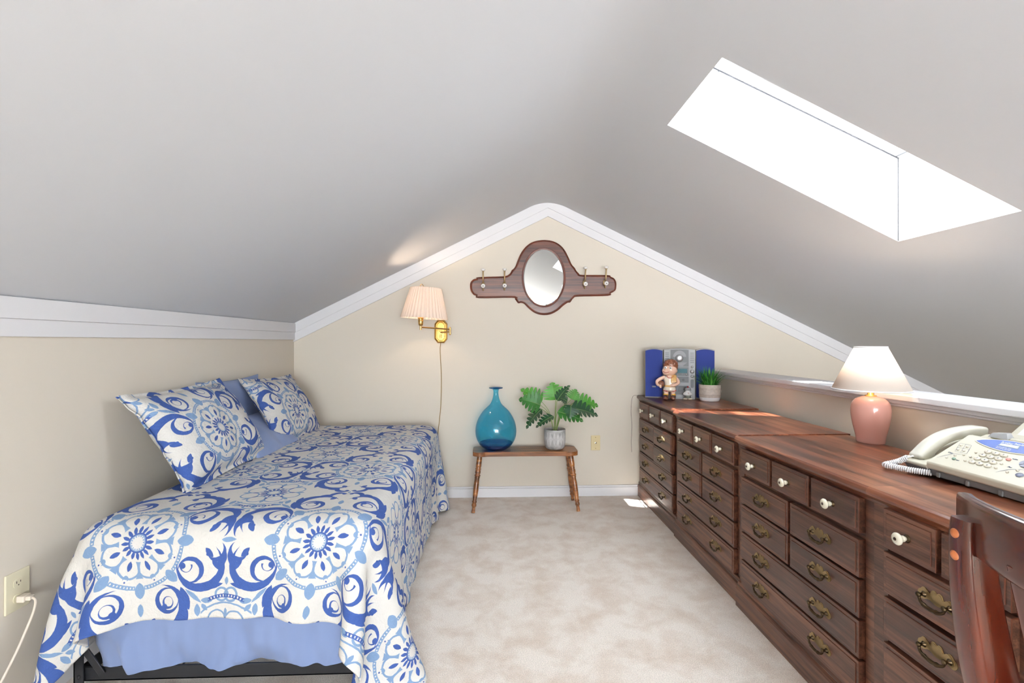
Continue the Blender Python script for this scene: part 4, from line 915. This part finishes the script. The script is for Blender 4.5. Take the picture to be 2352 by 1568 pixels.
m.rings([[(rx_*math.cos(2*PI*i/20)+cx_, ry_*math.sin(2*PI*i/20), z) for i in range(20)] for z, rx_, ry_, cx_ in ((.170, .018, .014, 0), (.163, .038, .022, 0), (.145, .042, .026, 0), (.118, .036, .025, 0), (.100, .035, .026, 0), (.084, .040, .030, 0), (.066, .038, .029, 0), (.058, .030, .022, 0))])
for x in (-.024, .020): m.tube([(x, 0, .070), (x*1.05, 0, .045), (x*1.08, .0, .022)], [.0185, .0165, .0145], 14)
m.tube(catmull([(-.032, 0, .160), (-.062, -.004, .148), (-.086, -.010, .128), (-.084, -.022, .110), (-.074, -.034, .104)], 4), [.0135]*9+[.0115]*8, 12)
m.tube(catmull([(.034, 0, .158), (.052, -.006, .138), (.054, -.016, .120), (.034, -.032, .108), (.014, -.034, .104)], 4), [.0135]*9+[.0115]*8, 12)
for k in range(4): m.tube([(-.076+k*.0015, -.036, .108-k*.005), (-.066, -.043, .106-k*.006), (-.058, -.046, .104-k*.006)], [.0036, .0034, .0028], 8)
for k in range(4): m.tube([(.018, -.036, .112-k*.0042), (.008, -.040, .111-k*.0045), (.001, -.039, .109-k*.0045)], [.0034, .0032, .0026], 8)
m.ball((.043, -.004, .206), (.009, .012, .015), 0, 12, None, rz_(-.4)); m.ball((-.038, -.040, .222-.004), (.0065, .008, .006), 0, 12)
fused(m, 'body', skin, bo)
m = MB(); m.ball((.006, .013, .242), (.052, .046, .048), 0, 24); m.ball((.034, .012, .222), (.022, .032, .034), 0, 16)
for i in range(9):
    a = -2.6+i*.33; m.tube(catmull([(.010, .006, .285), (.009+.028*math.cos(a), .010+.028*math.sin(a), .276), (.006+.046*math.cos(a), .008+.042*math.sin(a), .254+.008*math.sin(i*2.3))], 4), [.005, .006, .007, .007, .007, .008, .009, .007, .004], 8)
fused(m, 'hair', brownh, bo, .0022, 2)
for x, y, z in ((-.0300, -.0365, .2285), (.0040, -.0425, .2270)):
    m = MB(); m.ball((x, y, z), (.0095, .0045, .0085), 0, 14); e = m.build('eye', wht, bo); m = MB(); m.ball((x-.002, y-.0035, z-.0005), (.0038, .0022, .0048), 0, 10); m.build('pupil', teal, e)
m = MB(); m.tube(catmull([(-.047, -.034, .204), (-.040, -.043, .1985), (-.028, -.0465, .1955), (-.014, -.0425, .197), (-.004, -.0385, .202)], 4), .0016, 8); m.build('mouth', red, bo)
for x in (-.031, .005): m = MB(); m.tube(catmull([(x-.009, -.039, .2385), (x, -.0430, .2425), (x+.010, -.040, .2395)], 4), .0012, 6); m.build('eyebrow', brownh, bo)
m = MB(); m.rings([[(rx_*math.cos(2*PI*i/24), ry_*math.sin(2*PI*i/24), z) for i in range(24)] for z, rx_, ry_ in ((.168, .020, .016), (.164, .037, .024), (.146, .0425, .0285), (.118, .0375, .028), (.102, .0365, .029), (.096, .0385, .031))]); m.build('jersey', cream, bo)
m = MB(); m.tube(catmull([(-.022, -.020, .168), (-.012, -.028, .158), (0, -.030, .155), (.012, -.028, .158), (.022, -.020, .168)], 4), .0022, 8); m.build('collar', red, bo)
m = MB(); m.rings([[(rx_*math.cos(2*PI*i/24), ry_*math.sin(2*PI*i/24), z) for i in range(24)] for z, rx_, ry_ in ((.104, .0375, .030), (.100, .0400, .032), (.094, .0400, .032), (.090, .0385, .031))]); m.build('waistband', gold, bo)
m = MB(); m.rings([[(rx_*math.cos(2*PI*i/24), ry_*math.sin(2*PI*i/24), z) for i in range(24)] for z, rx_, ry_ in ((.094, .0375, .031), (.080, .0425, .034), (.066, .0420, .034))])
for x in (-.0235, .0205): m.tube([(x, 0, .078), (x*1.02, 0, .056)], [.0215, .0220], 18)
fused(m, 'shorts', cream, bo)
for x in (-.0240, .0210):
    m = MB(); m.rings([[(x+(.0225+a)*math.cos(2*PI*i/24), (.0225+a)*math.sin(2*PI*i/24), .058+b+.006*abs(math.cos(2*PI*i/24))) for i in range(24)] for a, b in ((0, 0), (.0015, .0015), (.0015, .004), (0, .005))], 0, True); m.build('shorts_trim', red, bo)
    m = MB(); m.lathe([(.0155, 0), (.0168, .003), (.0168, .008), (.0155, .010)], 20, 0, True, T(x*1.08, 0, .032)); m.build('sock_band', yel, bo)
    m = MB(); m.ball((x*1.1-.003, -.014, .013), (.0195, .032, .0155), 0, 20); m.ball((x*1.1-.003, -.036, .010), (.018, .015, .011), 0, 16); m.tube([(x*1.1, .002, .012), (x*1.1, .002, .034)], [.0195, .0175], 18)
    s_ = fused(m, 'shoe', shoe, bo, .002, 3)
    m = MB(); m.tube([(x*1.1-.010, -.020, .0285), (x*1.1+.006, -.022, .0300)], .0024, 8); m.build('lace', blk, s_); m = MB(); m.tube([(x*1.1-.011, -.013, .0325), (x*1.1+.006, -.014, .0340)], .0024, 8); m.build('lace', blk, s_)
m = MB()
for k in range(5): m.tube(catmull([(.016+k*.006, .020, .150), (.018+k*.006, .008, .176-k*.001), (.016+k*.006, -.018, .168-k*.003), (.010+k*.007, -.032, .140), (.012+k*.007, -.034, .122+k*.001)], 5), .0048, 8)
fused(m, 'towel', gold, bo, .002, 2)
m = MB(); m.ball((-.060, -.022, .112), .0235, 0, 24); bl = m.build('basketball', brownh, bo)
m = MB(); m.tube([(-.060+.0238*math.cos(a), -.022-.0238*math.sin(a)*.9, .112+.010*math.sin(a)) for a in [PI*i/14 for i in range(15)]], .0008, 6); m.build('seam', blk, bl)

du = thing('small_figurine', 'small white ceramic figurine with a grey cap and red pompom beside the boy figurine', 'figurine', (1.386, 3.358, .773), -.2)
m = MB(); m.ball((0, 0, .042), (.0270, .022, .020), 0, 20); m.ball((0, 0, .064), (.019, .017, .016), 0, 16); m.tube([(-.020, 0, .048), (-.028, -.004, .034)], [.008, .006], 10); m.tube([(.020, 0, .048), (.028, -.004, .034)], [.008, .006], 10); fused(m, 'body', wht, du, .002, 3)
m = MB(); m.ball((0, 0, .076), (.0225, .021, .013), 0, 20); m.lathe([(.024, 0), (.0245, .003), (.021, .005)], 20, 0, True, T(0, -.002, .066)); m.build('cap', mat('grey_glaze', srgb(150, 152, 156), .25, coat=.5), du)
m = MB(); m.ball((0, -.010, .090), .0055, 0, 12); m.build('pompom', red, du)
m = MB(); m.ball((0, -.0225, .048), .0028, 0, 8); m.build('badge', red, du)
m = MB(); m.lathe([(.019, .012), (.021, .018), (.020, .030)], 18, 0, True); m.build('trousers', mat('olive_glaze', srgb(122, 124, 112), .25, coat=.4), du)
for s_ in (-1, 1): m = MB(); m.ball((s_*.0165-.001, -.010, .0065), (.0155, .019, .0065), 0, 14, None, rz_(-s_*.5)); m.build('shoe', cream, du)

# ---------------------------------------------------------------- pot of grass
gp = thing('potted_grass', 'small pot of bright green artificial grass beside the stereo speaker', 'plant', (1.506, 3.272, .773))
m = MB(); m.lathe([p[:2] for p in catmull([(.050, 0, 0), (.060, .002, 0), (.066, .014, 0), (.068, .028, 0)], 4)], 48, 0, True, None, True, False); m.build('glazed_bottom', mat('white_glazed_band', srgb(240, 240, 242), .12, coat=.6), gp)
m = MB(); m.lathe([(.068, .028), (.0690, .030), (.0688, .045), (.0705, .047), (.0705, .052), (.0695, .054), (.0705, .058), (.0695, .061), (.0705, .066), (.0695, .070), (.0710, .090), (.0722, .0925), (.0712, .095), (.0715, .1125), (.0700, .1150), (.064, .1150), (.062, .108)], 48, 0, True, None, False, False)
m.build('pot', mat('ribbed_taupe_clay', srgb(196, 186, 176), .7, vary=(60, .12), bump=(120, .6)), gp)
m = MB(); m.lathe([(.064, .105), (.03, .110), (0, .111)], 24, 0, True, None, False, False); m.build('soil', mat('dark_green_base', srgb(40, 62, 30), .9), gp)
m = MB(); m.tube([(.070+.012*math.sin(a), 0, .068+.012*math.cos(a)) for a in [PI*i/8 for i in range(9)]], .0022, 8); m.build('handle', M['cord_white'], gp)
rng = random.Random(11); greens = [mat('grass_green', srgb(58, 138, 46), .5, vary=(30, .2)), mat('grass_deep', srgb(40, 104, 40), .5), mat('grass_light', srgb(98, 168, 70), .5)]
m = MB()
for k in range(230):
    a = rng.uniform(0, 2*PI); r0 = .052*math.sqrt(rng.random()); out = rng.uniform(.01, .085)*(.4+r0/.05); hh = rng.uniform(.085, .165)-(out*.35); b = a+rng.uniform(-.5, .5); wdt = rng.uniform(.0016, .0036)
    if rng.random() < .08: out *= 1.6
    p = [Vector((r0*math.cos(a)+out*math.cos(b)*(t**1.8), r0*math.sin(a)+out*math.sin(b)*(t**1.8), .105+hh*(t-.18*t**3*(out/.06)))) for t in (0, .25, .5, .75, 1)]
    if p[-1].y > .16: continue
    sd = Vector((-math.sin(b), math.cos(b), 0)); sd = (sd+Vector((math.cos(a*3), 0, 0))).normalized(); mi = rng.choice((0, 0, 1, 2)); vs = []
    for i, q in enumerate(p): ww = wdt*(1, 1.1, .9, .55, .05)[i]; vs += [tuple(q-sd*ww), tuple(q+sd*ww)]
    m.add(vs, [(2*i, 2*i+1, 2*i+3, 2*i+2) for i in range(4)], mi, True)
o = m.build('grass', greens, gp); o['kind'] = 'stuff'

# ---------------------------------------------------------------- fax machine
fx_cream = mat('fax_cream_plastic', srgb(200, 196, 178), .38, bump=(600, .04)); fx_grey = mat('fax_grey_base', srgb(124, 124, 124), .5); fx_hand = mat('handset_plastic', srgb(208, 206, 194), .3); key_m = mat('key_plastic', srgb(212, 206, 190), .35); ink = mat('dark_blue_ink', srgb(70, 84, 110), .6); key_b = mat('blue_grey_key', srgb(116, 122, 144), .35)
FX, FY, FZ = 1.354, 1.440, .765
fa = thing('fax_machine', 'cream telephone fax machine with blue display panel on the desk', 'fax machine', (FX, FY, FZ))
# panel frame: u runs towards the camera (-y), s runs up the slope
sl = math.atan2(.0805, .136); U = Vector((0, -1, 0)); Sv = Vector((math.cos(sl), 0, math.sin(sl))); Nv = Vector((-math.sin(sl), 0, math.cos(sl)))
PN = axes((0, 0, .0475), U, Sv, Nv)
if PN.to_3x3().determinant() < 0: PN = axes((0, 0, .0475), U, Sv, Nv)
FW = .335
def side(pts, u0, u1, mi=0, mb=None): (mb or m).prism(pts, u0, u1, mi, axes((0, 0, 0), (1, 0, 0), (0, 0, 1), (0, -1, 0)))
m = MB(); side([(.010, .004), (.300, .004), (.300, .04), (.006, .030)], .004, FW-.004)
for k in range(4): m.box((.006, -.03-k*.09, .012), (.006, .012, .016))
m.build('base', fx_grey, fa, bevel=.003)
for x in (.03, .27):
    for y in (-.03, -.30): m = MB(); m.lathe([(.008, 0), (.008, .006)], 14, 0, True, T(x, y, 0)); m.build('foot', dark_p, fa)
m = MB(); side([(-.002, .026), (.006, .024), (.300, .034), (.300, .118), (.270, .130), (.190, .128), (.160, .118), (.150, .1275), (.134, .1268), (0, .0475), (-.003, .044)], 0, FW); m.build('body', fx_cream, fa, bevel=.004, seg=3)
m = MB(); side([(.172, .124), (.255, .1335), (.258, .137), (.180, .134), (.170, .130)], .03, FW-.02); m.build('top_cover', fx_cream, fa, bevel=.002)
m = MB(); m.add([(.165, -.028, .128), (.165, -.085, .128), (.185, -.085, .134), (.185, -.028, .134), (.168, -.040, .141), (.168, -.080, .146), (.182, -.080, .148), (.182, -.045, .143)], [(0, 3, 2, 1), (4, 5, 6, 7), (0, 1, 5, 4), (1, 2, 6, 5), (2, 3, 7, 6), (3, 0, 4, 7)]); m.build('paper_guide', mat('guide_grey', srgb(182, 184, 188), .35), fa)
m = MB(); m.add([(.245, -.02, .132), (.245, -.28, .132), (.330, -.28, .235), (.330, -.05, .235), (.249, -.02, .129), (.249, -.28, .129), (.334, -.28, .232), (.334, -.05, .232)], [(0, 3, 2, 1), (4, 5, 6, 7), (0, 1, 5, 4), (1, 2, 6, 5), (2, 3, 7, 6), (3, 0, 4, 7)]); m.build('paper_tray', fx_cream, fa, bevel=.0015)
m = MB(); m.add([(.241, -.045, .136), (.241, -.26, .136), (.324, -.26, .237), (.324, -.07, .237)], [(0, 1, 2, 3)]); m.add([(.2415, -.045, .1355), (.2415, -.26, .1355), (.3245, -.26, .2365), (.3245, -.07, .2365)], [(3, 2, 1, 0)]); m.build('paper', mat('white_paper', srgb(236, 236, 234), .7), fa)
def disc(mb, u, s, a, b, h, mi=0, n=24, z0=0.0): mb.lathe([(1, z0), (1, h*.7), (.86, h), (0, h)], n, mi, True, PN @ T(u, s, 0) @ Matrix.Diagonal((a, b, 1, 1)), True, False)
def ptext(txt, u, s, size, m_, parent, name='lettering', h=.0003, rot=0, sx=1.0, italic=0):
    c = bpy.data.curves.new(name, 'FONT'); c.body = txt; c.size = size; c.extrude = h; c.shear = italic; c.align_x = 'CENTER'; c.align_y = 'CENTER'
    t_ = bpy.data.objects.new(name, c); COL.objects.link(t_); dg = bpy.context.evaluated_depsgraph_get(); dg.update(); me = bpy.data.meshes.new_from_object(t_.evaluated_get(dg)); bpy.data.objects.remove(t_)
    me.transform(PN @ T(u, s, .0004) @ rz_(rot) @ Matrix.Diagonal((sx, 1, 1, 1))); me.materials.clear(); me.materials.append(m_)
    o = bpy.data.objects.new(name, me); COL.objects.link(o); o.parent = parent; return o
# blue display panel
def lens_pts(u0, u1, s0, s1, n=18):
    pts = [(u0+(u1-u0)*i/n, s0+(s1-s0)*.42-(s1-s0)*.42*math.sin(PI*i/n)**.8) for i in range(n+1)]
    return pts+[(u1-(u1-u0)*i/n, s0+(s1-s0)*.42+(s1-s0)*.58*math.sin(PI*i/n)**.7) for i in range(1, n)]
m = MB(); m.prism(lens_pts(.036, .234, .1120, .1655), 0, .0022, 0, PN); m.build('panel_rim', fx_cream, fa, bevel=.0008)
m = MB(); m.prism(lens_pts(.0415, .228, .1155, .1620), .0005, .0028, 0, PN); bp_ = m.build('display_panel', mat('blue_panel', srgb(52, 88, 166), .4), fa)
m = MB(); m.prism([(.1055, .1325), (.1590, .1325), (.1540, .1472), (.1055, .1440)], .002, .0036, 0, PN); d_ = m.build('display', mat('display_bezel', srgb(150, 164, 182), .5), bp_)
PN0 = PN.copy(); PN = PN0 @ T(0, 0, .0028)
m = MB(); m.prism([(.1090, .1345), (.1560, .1345), (.1530, .1452), (.1080, .1425)], .0008, .0014, 0, PN); m.build('lcd_window', mat('pale_lcd', srgb(214, 224, 210), .6), bp_)
wh_ink = mat('white_ink', srgb(236, 240, 246), .5)
ptext('brother', .1190, .1500, .0105, wh_ink, bp_, italic=0, sx=.95); ptext('IntelliFAX', .1560, .1525, .0105, wh_ink, bp_, italic=.25)
ptext('PLAIN PAPER FAX,', .126, .1275, .0050, wh_ink, bp_); ptext('PHONE & COPIER', .128, .1215, .0050, wh_ink, bp_)
PN = PN0 @ T(0, 0, .0003)
lab = ['1', '2', '3', '4', '5', '6', '7', '8', '9', '*', '0', '#']
for k in range(12):
    r, c = divmod(k, 3); u, s_ = .1046+c*.0217, .0980-r*.01875
    m = MB(); disc(m, u, s_, .0094, .0068, .0036); kb = m.build('key', key_m, fa)
    t_ = ptext(lab[k], u, s_+.0003, .0062, ink, kb, 'key_digit'); t_.location = Nv*.0034
for u, s_, r_, mt in ((.0548, .0363, .0052, mat('green_key', srgb(110, 138, 120), .35)), (.169, .0861, .0060, mat('red_key', srgb(206, 142, 134), .35)), (.2331, .0379, .0085, key_b)):
    m = MB(); disc(m, u, s_, r_, r_*.9, .0032); m.build('key', mt, fa)
for u, s_ in ((.0808, .0841), (.0842, .0608), (.0856, .0399), (.1690, .0627), (.1702, .0415), (.0342, .0334), (.0455, .0513), (.0620, .0633), (.2032, .0371), (.2164, .0530), (.022, .1005), (.0405, .1010), (.0300, .0800), (.0480, .0800)):
    m = MB(); disc(m, u, s_, .0037, .0031, .0028, 0, 16); m.build('small_key', key_m, fa)
m = MB()
for a0 in range(4):
    a = [PI/4+PI/2*a0+.12+(PI/2-.24)*i/8 for i in range(9)]; pts = [(.0190*math.cos(t), .0165*math.sin(t)) for t in a]+[(.0095*math.cos(t), .0080*math.sin(t)) for t in a[::-1]]; m.prism(pts, 0, .003, 0, PN @ T(.2023+.017, .0852, 0))
o = m.build('navigation_ring', key_b, fa)
def stroke(pts, w, name='line'):
    mb = MB()
    P = [Vector((p[0], p[1], 0)) for p in pts]; vs = []
    for i, p in enumerate(P):
        t = (P[min(i+1, len(P)-1)]-P[max(i-1, 0)]).normalized(); q = Vector((-t.y, t.x, 0))*w*(.3+.7*math.sin(PI*(i+.5)/len(P))); vs += [tuple(p-q), tuple(p+q)]
    vs = [(a, b, .0003) for a, b, c in vs]; mb.add(vs, [(2*i, 2*i+2, 2*i+3, 2*i+1) for i in range(len(P)-1)], 0, False, PN); mb.build(name, ink, fa)
stroke(catmull([(.010, .024, 0), (.022, .043, 0), (.036, .056, 0), (.056, .064, 0)], 6), .0007); stroke(catmull([(.182, .026, 0), (.193, .043, 0), (.206, .054, 0), (.230, .062, 0)], 6), .0007)
for q in (((.0104, .1104), (.0459, .1119)), ((.0459, .1119), (.0639, .0715)), ((.0287, .0695), (.0104, .1104)), ((.0282, .111), (.046, .0705)), ((.0195, .090), (.0545, .0915)), ((.0287, .0695), (.0639, .0715))): stroke([q[0], ((q[0][0]+q[1][0])/2, (q[0][1]+q[1][1])/2), q[1]], .0004, 'frame_line')
ptext('Copy', .024, .0590, .0070, ink, fa, italic=.2); ptext('Start', .0675, .0345, .0048, ink, fa); ptext('Fax', .193, .0585, .0070, ink, fa, italic=.2); ptext('Stop/Exit', .180, .0935, .0046, ink, fa, sx=.8)
PN = PN0
# handset cradle and handset at the far side
m = MB(); m.prism([(-.0, .022), (.26, .030), (.285, .030), (.285, .104), (.20, .098), (.06, .050), (-.004, .034)], -.100, -.002, 0, axes((0, 0, 0), (1, 0, 0), (0, 0, 1), (0, -1, 0))); m.build('cradle', fx_cream, fa, bevel=.006, seg=3)
m = MB(); m.prism([(.02, .0), (.27, .0), (.27, .03), (.005, .022)], -.090, -.006, 0, axes((0, 0, 0), (1, 0, 0), (0, 0, 1), (0, -1, 0))); m.build('cradle_base', fx_grey, fa, bevel=.003)
m = MB(); hp = catmull([(.026, .064, .036), (.040, .064, .052), (.068, .064, .080), (.102, .064, .102), (.140, .064, .116), (.182, .064, .124), (.220, .064, .126), (.243, .064, .122)], 5); nn = len(hp)
hh = []
for i in range(nn):
    t = i/(nn-1); hh.append(.0165+.0040*(abs(2*t-1)**2.2)-(.006*(1-min(1, t/.05)))-(.004 if i == nn-1 else 0))
ww = [.0235+.003*abs(2*i/(nn-1)-1)**2-(.010*(1-min(1, i/(nn-1)/.06)))-(.006*(1-min(1, (1-i/(nn-1))/.05))) for i in range(nn)]
sweep_rect(m, hp, ww, hh, 0, (0, 0, 1), 4); hs_ = m.build('handset', fx_hand, fa)
m = MB(); sweep_rect(m, [(.036, .064, .036), (.068, .064, .050)], .022, .012, 0, (0, 0, 1), 4); m.build('mouthpiece', fx_hand, hs_)
# coiled cord
def coil(path, turns, R, r, n=10):
    P = catmull(path, 12); L = [0]
    for a, b in zip(P, P[1:]): L.append(L[-1]+(Vector(b)-Vector(a)).length)
    out = []; N_ = turns*n
    for k in range(N_+1):
        d = L[-1]*k/N_; i = max(0, min(len(P)-2, next((j for j in range(len(L)-1) if L[j+1] >= d), len(P)-2))); f = (d-L[i])/max(1e-9, L[i+1]-L[i]); p = Vector(P[i]).lerp(Vector(P[i+1]), f); t = (Vector(P[i+1])-Vector(P[i])).normalized()
        u = t.cross(Vector((0, 0, 1))).normalized(); w_ = u.cross(t); a = 2*PI*k/n; out.append(tuple(p+u*math.cos(a)*R+w_*math.sin(a)*R))
    mb = MB(); mb.tube(out, r, 7); return mb
m = coil([(.002, .074, .040), (-.014, .094, .022), (-.040, .106, .0110), (-.052, .098, .0100), (-.044, .076, .0100), (-.022, .032, .0100), (.008, -.004, .0110)], 36, .0074, .0023)
m.tube(catmull([(.024, .066, .044), (.012, .068, .046), (.002, .074, .040)], 5), .0026, 8); m.build('coiled_cord', M['white_cable'] if 'white_cable' in M else mat('coil_white', srgb(226, 226, 228), .4), fa)
